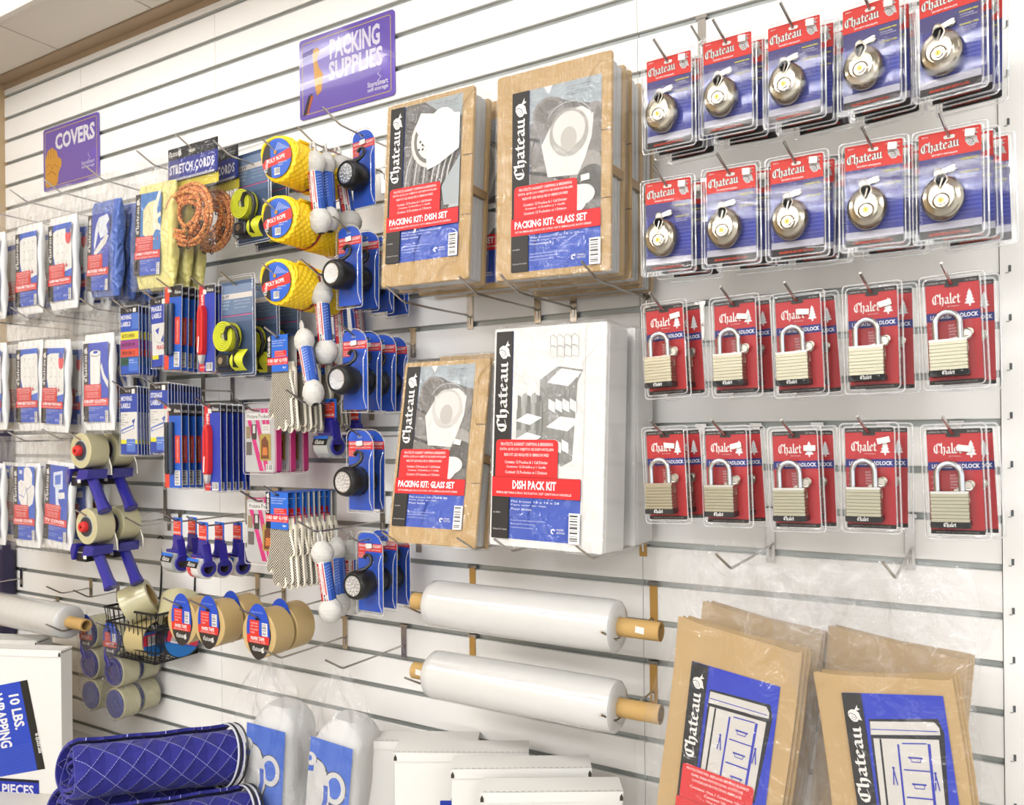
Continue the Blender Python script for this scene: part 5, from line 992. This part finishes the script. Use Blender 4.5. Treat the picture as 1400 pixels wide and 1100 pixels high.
for X in (x0 + .04, x1 - .035):
    m = MB(); m.tube([(X, y1, zt), (X, -.004, zt + .03), (X, .004, gz(20) - .002), (X, -.006, gz(20) + .004), (X, -.012, gz(20) - .002)], .0026, BK, 6); build('wall_clip', m, t, 60)
def make_roll(c, band):
    o = thing('tape_roll'); m = MB(); tape(m, (0, 0, 0), .05, .072, c, R0=.034, y=.036); build('tape_winding', m, o, 30)
    m = MB(); m.lathe([(.034, .034), (.033, .034), (.033, -.034), (.034, -.034)], CORE, n=26, close=True); build('core', m, o, 40)
    P = Print(y0=-.0363); P.ell(0, 0, .047, .047, 'D8A0A0' if band == 0 else '3A62B8', n=30); P.poly([(-.045, -.012), (.045, -.012), (.045, .016), (-.045, .016)], 'E23848'); P.poly([(.047 * cos(R(a)), .047 * sin(R(a))) for a in range(30, 151, 10)], '1E1C1E'); P.poly([(.047 * cos(R(a)), .047 * sin(R(a))) for a in range(200, 341, 10)], '2E7CC8'); P.black('Chateau', -.022, .028, .036, .008, 'F0EEEA', nib=.3); P.bars(-.03, -.008, -.014, .012); P.lines(-.002, .006, .036, .009, ['PACKING', 'TAPE', 'CINTA'], 'F4E4E0'); P.out('printed_end', o); return o
rA = make_roll(AMB, 0); rB = make_roll(mat('C9B783', .2, 0, .5, .3), 1); rC = make_roll(mat('1E1C20', .3, 0, .5, .3), 1); rg = 'loose tape rolls in the wire basket'
xm = (x0 + x1) / 2
inst(rA, 'clear tape roll tipped on top of the basket with its red and black end showing', 'tape', rg, (xm - .01, -.115, zt + .018), (R(25), R(-12), R(-50)))
inst(rA, 'clear tape roll leaning behind the tipped one, barcode end up', 'tape', rg, (x1 - .035, -.055, zt - .005), (R(-50), R(10), R(-150)))
inst(rB, 'shiny clear tape roll lying low in the basket front', 'tape', rg, (x1 - .105, -.1, zb + .052), (0, 0, R(95)))
inst(rC, 'dark tape roll with a red end, low at the right of the basket', 'tape', rg, (x1 - .036, -.06, zb + .053), (0, R(20), R(75)))
# ---------------------------------------------------------------- stretch film rolls
FILM = mat('C0BFBC', .16, 0, .6, .6, bump=('wavex', 9, .12), name='stretch_film'); FILM2 = plastic(.55, .12, 1)
def make_film(R1=.0465, L=.405, o0=.045, o1=.076):
    t = thing('stretch_film_roll'); m = MB(); m.lathe([(.0175, 0), (R1 * .86, .0), (R1 * .98, .006), (R1, .02), (R1 * 1.01, L * .5), (R1, L - .02), (R1 * .97, L - .005), (R1 * .84, L), (.0175, L)], FILM, axis='x', n=48); build('film', m, t, 40)
    m = MB(); m.lathe([(.0165, -o0), (.0165, L + o1), (.0125, L + o1), (.0125, -o0)], mat('C9A468', .75, 0, .2, bump=('noise', 90, .3), name='cardboard_tube'), axis='x', n=28, close=True); build('core', m, t, 40); return t
fr = make_film()
for i, ((x, y), nm) in enumerate((((591, 824), 'upper'), ((591, 920), 'lower'))):
    p = at(x, y, .17); q = inst(fr, f'{nm} of two clear stretch film rolls below the packing kits', 'stretch film', 'stretch film rolls', p, (0, 0, 0)); price(None, .44 if i == 0 else -.03, -.002, -6, -.0166, .016, .011, q)
    for dx, s_ in ((-.014, 'left'), (.405, 'right')): hook(p.x + dx, p.z - .019, .215, f'display hook carrying the {s_} end of the {nm} film roll', TAN, .062, .022)
p = at(100, 851, .2); inst(fr, 'white stretch film roll at the far left above the white carton', 'stretch film', 'stretch film rolls', (p.x - .42, -.2, p.z), (0, 0, 0)); hook(p.x - .01, p.z - .019, .25, 'display hook carrying the right end of the far left film roll'); hook(p.x - .42, p.z - .019, .25, 'display hook carrying the left end of the far left film roll')
# ---------------------------------------------------------------- empty hooks
def empty_hook(base, z, d, lab): q = at(*base, 0); hook(q.x, at(base[0], z, 0).z, d, lab, ph=.05)
for (x, y, d, lab) in ((232, 708, .12, 'empty hook left of the lower tape dispensers'), (247, 712, .15, 'second empty hook from the left beside the lower tape dispensers'), (162, 808, .12, 'empty display hook left of the wire basket'), (125, 803, .12, 'empty double display hook above the tape bundle'), (30, 790, .2, 'empty display hook at the far left under the chair covers'), (960, 62, .02, 'bare hook bracket in the groove behind the first top disc locks')):
    q = at(x, y, 0); hook(q.x, q.z, d, lab)
# ---------------------------------------------------------------- paper pads in clear bags
def dresser(P, X, Z, w, h):
    P.rect(X(.2), X(1), Z(.28), Z(1), '1634BC'); q = lambda pts, c: P.poly([(X(a), Z(b)) for a, b in pts], c); st = lambda pts, t, c, cl=False: P.stroke([(X(a), Z(b)) for a, b in pts], w * t, c, cl)
    I = '0E0C16'; W_ = 'D9D4CC'; b = '2434B0'
    q([(.24, .885), (.92, .9), (.96, .84), (.88, .4), (.3, .385), (.22, .43)], I); q([(.25, .875), (.88, .885), (.92, .86), (.92, .83), (.24, .815)], W_); st([(.25, .84), (.9, .845)], .01, b)
    q([(.26, .8), (.9, .81), (.86, .43), (.34, .43), (.24, .45)], W_); q([(.22, .435), (.34, .42), (.84, .42), (.86, .405), (.3, .395), (.22, .415)], W_); st([(.33, .8), (.3, .43)], .02, I); st([(.5, .78), (.47, .45)], .02, b); st([(.8, .79), (.76, .43)], .028, b); st([(.54, .785), (.78, .79)], .014, b); st([(.52, .67), (.78, .67)], .014, b); st([(.51, .55), (.77, .55)], .016, b)
    for z in (.725, .61, .49): st([(.58, z), (.72, z)], .018, b); st([(.6, z - .002), (.605, z - .018), (.695, z - .018), (.7, z - .002)], .01, b)
    for x, z in ((.42, .67), (.82, .66)): st([(x, z), (x - .02, z - .07), (x + .02, z - .07), (x, z)], .012, b); P.ell(X(x), Z(z + .005), w * .014, w * .014, b, n=8)
    q([(.28, .39), (.42, .39), (.38, .355), (.32, .355)], W_); q([(.76, .4), (.86, .41), (.84, .37), (.78, .37)], W_); st([(.31, .345), (.36, .335), (.41, .345)], .014, W_); st([(.76, .36), (.8, .345), (.85, .355)], .014, W_)
KP = mat('C4A473', .8, 0, .15, bump=('noise', 14, .4), name='kraft_paper')
PB = ['PROTECTIVE PAD, REPLACES MOVING BLANKET', 'PAPEL PARA PROTECCION, SUSTITUYE', 'COUSSIN DE PROTECTION, REMPLACE', 'Contains: One / Contiene: Uno', 'Contient: Un', 'Une piece']
def make_pad(w, h, t, lab, crump=1):
    o = thing('paper_pad_bag'); m = MB()
    def fold(u, v): return 0
    for k in range(3):
        y = t * k / 3; q = .006 * k; m = MB()
        def fn(u, v, y=y, q=q):
            a = 2 * pi * u; c, s_ = cos(a), sin(a); g_ = lambda x: abs(x) ** .25 * (1 if x > 0 else -1)
            return (w / 2 + q * .6 + g_(c) * (w / 2) + .0015 * sin(v * 7), y + t / 6 + g_(s_) * t / 6.6, -q * .4 - h * v + .004 * sin(u * 13 + k) * (v < .03))
        m.grid(fn, 36, 14, KP, True); n = 15; 
        m.add([fn(i / 36, 0) for i in range(36)], [tuple(range(36))], KP); build('folded_paper_pad', m, o, 50)
    P = Print(y0=-.0012); P.rough = .3; x0, x1, z0, z1 = lab; chateau_label(P, x0, z0, x1 - x0, z1 - z0, dresser, 'PAPER PAD', 'PAPEL DE EMBALAJE / PAPIER PAD', PB, '1634BC', tw=.6, bw=.86, stripc='0F0D0C'); P.out('printed_label', o); return o
def clear_bag(o, hole, w, top, h, x0=0, thick=.06, haze=.035, seed=0, back=True, y0=0, taper=0):
    "thin bag gathered at the hook hole: pleats run from the hole down to the pad"
    m = MB(); mt = plastic(haze * .6, .09, .7, crumple=13); rn = random.Random(seed); ph = [rn.uniform(0, 6) for _ in range(6)]
    def fn(u, v, s_=1):
        x = x0 + w * u; tp = 1 - taper * max(0, 1 - v * 3) ** 1.3; x = hole[0] + (x - hole[0]) * tp; z = top - (top + h) * v; k = max(0, 1 - v * 2.6); dx = x - hole[0]
        y = y0 - thick * .25 * sin(pi * u) ** .6 * min(1, v * 3) * s_
        ang = math.atan2(dx, max(.01, hole[1] - z + .06)); y += s_ * (.004 + .01 * min(1, v * 3)) * sin(ang * 14 + ph[0]) * (.3 + k) + .003 * sin(u * 23 + v * 19 + ph[1]) + .004 * sin(u * 7 - v * 16 + ph[2])
        edge = .012 * sin(v * 11 + ph[3]) * (abs(u - .5) * 2) ** 3 * (1 if u > .5 else -1)
        sag = .02 * (abs(u - .5) * 2) ** 1.5 * max(0, 1 - v * 4)
        return (x + edge, y, z - sag)
    m.grid(lambda u, v: fn(u, v), 46, 60, mt)
    if back: m.grid(lambda u, v: (lambda p: (p[0], thick * .85 - (p[1]) * .4, p[2]))(fn(u, v)), 20, 24, mt)
    return build('clear_bag', m, o, 60)
def pad_unit(proto, hp, tl, d, roll, lab, w, topz, xo):
    pass
padA = make_pad(.192, .46, .034, (.032, .168, -.37, -.06)); padB = make_pad(.178, .46, .034, (.036, .164, -.335, -.024))
pgp = 'paper pads in clear bags'
hL = at(999, 777, .265); hR = at(1224, 790, .265)
def padthing(proto, p, lab, rot, hole, w, seed):
    o = inst(proto, lab, 'paper pad', pgp, p, rot); return o
clear_bag(padA, (.06, .11), .245, .115, .47, -.03, .045, .05, 1, y0=-.006); clear_bag(padB, (.08, .17), .245, .165, .47, -.035, .045, .05, 2, y0=-.006)
pA = at(929, 843, .24); pB = at(1114, 918, .24)
padthing(padA, (pA.x, -.25, pA.z), 'front brown paper pad with a dresser label, in the left of two clear bags', (R(1), R(7.5), R(-3)), 0, 0, 0)
padthing(padA, (pA.x + .012, -.16, pA.z + .008), 'brown paper pad behind the front one in the left clear bags', (R(1), R(8.5), R(-1)), 0, 0, 0)
padthing(padB, (pB.x, -.255, pB.z), 'front brown paper pad with a dresser label, in the right of two clear bags', (R(1), R(-7), R(0)), 0, 0, 0)
padthing(padA, (pB.x + .004, -.15, pB.z + .045), 'brown paper pad standing taller behind the right front one', (R(1), R(6), R(-1)), 0, 0, 0)
hook(hL.x, hL.z, .29, 'display hook holding the left clear paper pad bags'); hook(hR.x, hR.z, .29, 'display hook holding the right clear paper pad bags')
# ---------------------------------------------------------------- pouch rolls in clear bags with a teapot label
def make_tea():
    o = thing('foam_pouch_bag'); SW = mat('C4C3C0', .6, 0, .4, bump=('noise', 60, .4), name='white_foam'); m = MB()
    def fn(u, v):
        a = 2 * pi * u; e = (max(0, .28 - v) / .28) ** 3 * .5; g_ = lambda c: abs(c) ** .5 * (1 if c > 0 else -1); k = 1 - e; return ((.058) + .062 * k * g_(cos(a)) * (1 + .02 * sin(v * 18 + a)), .062 + .058 * k * g_(sin(a)), .03 - .29 * v)
    m.grid(fn, 40, 24, SW, True); m.add([fn(i / 40, 0) for i in range(40)], [tuple(range(40))], SW); build('foam_roll', m, o, 60)
    P = Print(); P.rough = .3
    P.rect(-.04, .068, -.255, -.006, '2260CC'); P.clip = (-.04, .068, -.255, -.006); q = lambda pts, c: P.poly(pts, c); I = '0E1630'; W_ = 'D9D7D2'
    P.ell(-.026, -.118, .05, .072, I); P.ell(-.028, -.12, .048, .069, W_); P.ell(-.026, -.07, .03, .02, W_); P.ell(-.036, -.054, .017, .016, I, n=16); P.ell(-.036, -.053, .0155, .0145, W_, n=16); P.ell(-.038, -.052, .006, .006, '2260CC', n=10)
    P.poly([(-.05, -.07), (-.02, -.064), (-.026, -.078), (-.046, -.08)], '2260CC'); P.ell(.03, -.1, .03, .036, I); P.ell(.03, -.1, .028, .034, W_); P.ell(.03, -.1, .017, .023, '2260CC'); P.ell(-.026, -.12, .046, .062, W_, a0=-90, a1=90)
    P.stroke([(.008, -.1), (.01, -.13), (.0, -.17), (-.01, -.19)], .011, '2A58C0'); P.stroke([(-.06, -.165), (-.035, -.17), (-.012, -.158)], .004, '2260CC'); P.stroke([(-.06, -.176), (-.035, -.181), (-.012, -.17)], .003, '2260CC'); P.rect(-.04, .068, -.255, -.21, 'C82630'); P.text('FOAM POUCHES', -.034, -.24, .08, .02, 'F6EEEA', .03)
    q_ = P.out('printed_label', o); q_.location = (.042, .002, 0); return o
tea = make_tea(); clear_bag(tea, (.045, .125), .155, .15, .26, -.02, .03, .11, 5, y0=-.004, taper=.62)
hx = at(388, 898, .2); hy = at(472, 912, .2); a = at(336, 983, .24); b = at(421, 1003, .24)
inst(tea, 'clear bag of white foam pouches with a blue teapot label, left one', 'packing foam', 'bags of foam pouches', (a.x, -.24, a.z), (0, R(4), R(6))); inst(tea, 'clear bag of white foam pouches with a blue teapot label, right one', 'packing foam', 'bags of foam pouches', (b.x, -.235, b.z), (0, R(6), R(6)))
hook(hx.x, hx.z, .235, 'display hook holding the left bag of foam pouches'); hook(hy.x, hy.z, .235, 'display hook holding the right bag of foam pouches')
# ---------------------------------------------------------------- floor-standing goods
SH = .53; t = thing('display_table', 'low white display table below the hooks, carrying cartons and blankets', 'table', loc=(0, 0, 0)); m = MB(); wt = mat('DDD8CE', .5)
m.box(-2.1, .35, -.85, -.03, SH - .03, SH, wt); build('table_top', m, t, 0)
for x in (-2.05, .3):
    for y in (-.82, -.08): m = MB(); m.box(x - .02, x + .02, y - .02, y + .02, 0, SH - .03, wt); build('leg', m, t, 0)
def make_box(w, h, d, lab=None):
    "tall white folding carton with a hinged top flap and slotted edge"
    o = thing('white_carton'); C = mat('D2D0CB', .55, name='white_carton'); K = mat('3A3428', .8); m = MB()
    m.prism([(0, 0), (w, 0), (w, h - .008), (0, h - .008)], 0, d, C, .001); build('carton_body', m, o, 30)
    m = MB(); m.box(-.001, w + .001, -.0015, d + .001, h - .005, h, C); m.box(-.001, w + .001, -.0022, -.0005, h - .018, h, C); f = build('top_flap', m, o, 0)
    m = MB(); n = int(w / .011)
    for i in range(n): x = .008 + (w - .016) * i / (n - 1); m.box(x - .0028, x + .0028, .0012, .0019, h, h + .0003, mat('8E8A82', .8))
    build('perforation', m, f, 0)
    for x in (-.0005, w - .0055): m = MB(); m.prism([(x, h - .016), (x + .006, h - .016), (x + .006, h - .01), (x + .003, h - .004), (x, h - .01)], -.0032, -.0023, K); build('corner_slot', m, o, 0)
    return o
cam_yaw = math.degrees(YAW)
cg = 'white cartons along the bottom'
def carton(w, d, tl, dist, yaw, lab, draw=None, roll=0):
    p = at(tl[0], tl[1], dist); h = p.z - SH; o = make_box(w, h, d); o.location = (p.x, p.y, SH + .0005); o.rotation_euler = (0, 0, R(yaw)); tag(o, lab, 'carton', cg)
    if draw: P = Print(y0=-.0008); P.rough = .35; draw(P, w, h); P.out('printed_label', o)
    return o
def wrap_label(tlx, tlz, ang, L, Hh):
    def f(P, w, h):
        q = R(ang); T = lambda a, b: (tlx + a * cos(q) - b * sin(q), h + tlz + a * sin(q) + b * cos(q)); P.A = T
        P.clip = None
        P.rect(-L, 0, -Hh, 0, '2C48B8'); P.rect(-.022, 0, -Hh, 0, '26241F'); P.black('Chateau', -.008, -Hh * .6, .05, .008, 'F0EEEA', rot=270, nib=.3)
        P.text('10 LBS.', -.062, -.03, .09, .03, 'EDEBE8', .03, rot=270); P.text('WRAPPING', -.112, -.02, .14, .034, 'EDEBE8', .03, rot=270); P.text('PAPER', -.16, -.04, .1, .034, 'EDEBE8', .03, rot=270)
        for i in range(14): P.rect(-L, -.024, -Hh + .002 + i * .0052, -Hh + .0028 + i * .0052, '5A70CC')
    return f
carton(.248, .055, (657, 1083), .3, cam_yaw, 'white carton nearest the viewer, rightmost in the bottom row')
carton(.258, .055, (617, 1051), .26, cam_yaw, 'second white carton from the right in the bottom row')
def bl(P, w, h): P.rect(.09, .24, .004, h - .095, '2438A8'); P.rect(.112, .24, h - .095, h - .09, '1C1B1E'); P.black('Chateau', .12, h - .108, .03, .006, 'F0EEEA', nib=.3)
carton(.265, .06, (539, 1028), .23, cam_yaw - 2, 'third white carton from the right, with a dark blue label', bl)
def bl2(P, w, h):
    P.poly([(0, .004), (.18, .004), (.18, h - .13), (.02, h - .18)], '2438A8')
    for i in range(14): P.stroke([(.028 + i * .011, h - .19 + i * .0035), (.028 + i * .011, .005)], .0012, 'B9C0E4')
carton(.265, .055, (483, 1012), .175, cam_yaw - 3, 'fourth white carton from the right, beside the foam pouch bags', bl2)
o = carton(.3, .04, (-60, 884), .42, 22, 'large white carton with a tilted wrapping paper label, at the lower left', wrap_label(.205, -.078, 12, .3, .23))
P = Print(y0=-.0009); P.rough = .35; zq = at(20, 1086, .4).z - SH; P.rect(.0, .235, .0, zq, '2434A4'); P.rect(.0, .235, zq - .001, zq + .006, '1C1B1E'); P.text('PIECES', .13, zq - .034, .09, .026, 'E4E2EC', .03); P.out('lower_label', o)
carton(.26, .06, (-60, 872), .3, 22, 'second large white carton standing behind the tilted label one')
# moving blankets
def blanket_mat():
    m = bpy.data.materials.new('quilted_blanket'); m.use_nodes = True; nt = m.node_tree; b = nt.nodes['Principled BSDF']; N = nt.nodes.new; L = nt.links.new
    b.inputs['Roughness'].default_value = .75; b.inputs['Sheen Weight'].default_value = .1
    uv = N('ShaderNodeUVMap'); sp = N('ShaderNodeSeparateXYZ'); L(uv.outputs[0], sp.inputs[0])
    def M_(op, a, b_=None, c=None):
        n = N('ShaderNodeMath'); n.operation = op
        for i, v in enumerate((a, b_, c)):
            if v is None: continue
            if hasattr(v, 'links'): L(v, n.inputs[i])
            else: n.inputs[i].default_value = v
        return n.outputs[0]
    ds = []
    for s_ in (1, -1):
        v = M_('MULTIPLY_ADD', sp.outputs[1], s_ * 1.0, sp.outputs[0]); v = M_('MULTIPLY', v, 1 / .052); fr_ = M_('FRACT', v); ds.append(M_('ABSOLUTE', M_('SUBTRACT', fr_, .5)))
    mn = M_('MAXIMUM', ds[0], ds[1]); line = M_('GREATER_THAN', mn, .484); dash = M_('GREATER_THAN', M_('FRACT', M_('MULTIPLY', sp.outputs[0], 260)), .35); ln = M_('MULTIPLY', line, dash)
    ns = N('ShaderNodeTexNoise'); ns.inputs['Scale'].default_value = 300; mx0 = N('ShaderNodeMix'); mx0.data_type = 'RGBA'; mx0.inputs[6].default_value = lin('121268'); mx0.inputs[7].default_value = lin('191980'); L(ns.outputs[0], mx0.inputs[0])
    mx = N('ShaderNodeMix'); mx.data_type = 'RGBA'; L(mx0.outputs[2], mx.inputs[6]); mx.inputs[7].default_value = lin('A9A9E4'); L(ln, mx.inputs[0]); L(mx.outputs[2], b.inputs['Base Color'])
    h = M_('POWER', M_('SUBTRACT', 1.0, M_('MULTIPLY', mn, 2.0)), .5); bp = N('ShaderNodeBump'); bp.inputs['Distance'].default_value = .006; bp.inputs['Strength'].default_value = .9; L(h, bp.inputs['Height']); L(bp.outputs[0], b.inputs['Normal'])
    return m
BL = blanket_mat()
def blanket(c0, c1, r0, r1, lab):
    "spiral roll from near end c0 to far end c1"
    c0 = Vector(c0); c1 = Vector(c1); ax = (c1 - c0); Ln = ax.length; d = ax.normalized(); side = Vector((-d.y, d.x, 0)).normalized(); upv = side.cross(d) * -1
    if upv.z < 0: upv = -upv
    t = thing('moving_blanket', lab, 'blanket', 'rolled blue moving blankets', c0); turns = 4.2; nu = 220; nv = 24
    vs = []; fs = []; uvs = []
    for layer in (0, 1):
        for i in range(nu + 1):
            a = turns * 2 * pi * i / nu; 
            for j in range(nv + 1):
                v = j / nv; R_ = r0 + (r1 - r0) * v; r = R_ * (.16 + .84 * i / nu) * (1 + .02 * sin(a * 2 + v * 5) + .012 * sin(v * 19 + a)) - (.0062 if layer else 0) - .004 * (max(0, .03 - v) * 30)
                end = .006 * sin(a * 1.7) * (1 - v) if j == 0 else 0
                p = d * (Ln * v + end + (.012 * (1 - i / nu) if j == 0 else 0)) + side * (r * cos(a) * 1.0) + upv * (r * sin(a)); vs.append(tuple(p)); uvs.append((Ln * v, R_ * (.16 + .42 * i / nu) * a))
    k = nv + 1; off = (nu + 1) * k
    for layer in (0, 1):
        for i in range(nu):
            for j in range(nv): q = layer * off + i * k + j; fs.append((q, q + 1, q + k + 1, q + k) if layer == 0 else (q, q + k, q + k + 1, q + 1))
    for i in range(nu):
        for j in (0, nv): q = i * k + j; fs.append((q, q + k, off + q + k, off + q))
    for j in range(nv):
        q = nu * k + j; fs.append((q, q + 1, off + q + 1, off + q))
    m = MB(); m.v = vs; m.f = fs; m.m = [0] * len(fs); m.mats = [BL]; o = build('quilted_cloth', m, t, 60); me = o.data; uvl = me.uv_layers.new(name='UVMap')
    for l in me.loops: uvl.data[l.index].uv = uvs[l.vertex_index]
    m = MB(); rr_ = lambda q: r1 * 1.0 * (1 + .02 * sin(turns * 2 * pi + q))
    for z, c in ((.004, mat('14141C', .7)), (-.004, mat('D8D8E0', .7)), (-.012, mat('14141C', .7)), (-.018, mat('D8D8E0', .7))): m.tube([tuple(d * (Ln + z) + side * (r1 * 1.012 * cos(a)) + upv * (r1 * 1.012 * sin(a))) for a in [i * pi / 20 for i in range(40)]], .0022 if c.name else .002, c, 6, True)
    build('edge_binding', m, t, 60); return t
def camp(px, py, z): v = _fw + _rt * ((px - 700) / F_PX) - _up * ((py - CY) / F_PX); return Vector((CX, -CD, CZ)) + v * z
c0 = camp(92, 1054, 1.56); c1 = camp(316, 1032, 1.80); blanket(c0, c1, .059, .067, 'rolled blue quilted moving blanket lying on top of the others')
s_ = Vector((c1.x - c0.x, c1.y - c0.y, 0)).normalized(); n_ = Vector((s_.y, -s_.x, 0))
e_ = Vector((0, 0, -.114))
blanket(c0 - n_ * .071 + e_, c1 - n_ * .071 + e_, .06, .064, 'rolled blue moving blanket below the top one, on the left'); blanket(c0 + n_ * .071 + e_, c1 + n_ * .071 + e_, .06, .064, 'rolled blue moving blanket below the top one, on the right')
t = thing('folded_blanket', 'folded blue blanket wedged under the rolled blankets', 'blanket', None, (c0.x, c0.y, SH)); L_ = (c1 - c0).length; t.rotation_euler = (0, 0, math.atan2(s_.y, s_.x))
zn = c0.z - .114 - .062 - SH; zf = c1.z - .114 - .067 - SH
for k in range(3):
    m = MB(); a_, b_ = k / 3, (k + 1) / 3; m.add([(x, y, z) for x, zz in ((.0, zn), (L_ - .02, max(zf, .006))) for y in (-.13, .13) for z in (zz * a_, zz * b_ - .001)], [(0, 1, 3, 2), (4, 6, 7, 5), (0, 4, 5, 1), (2, 3, 7, 6), (0, 2, 6, 4), (1, 5, 7, 3)], mat('24249C', .8, name='blue_cloth')); build('fold', m, t, 0)
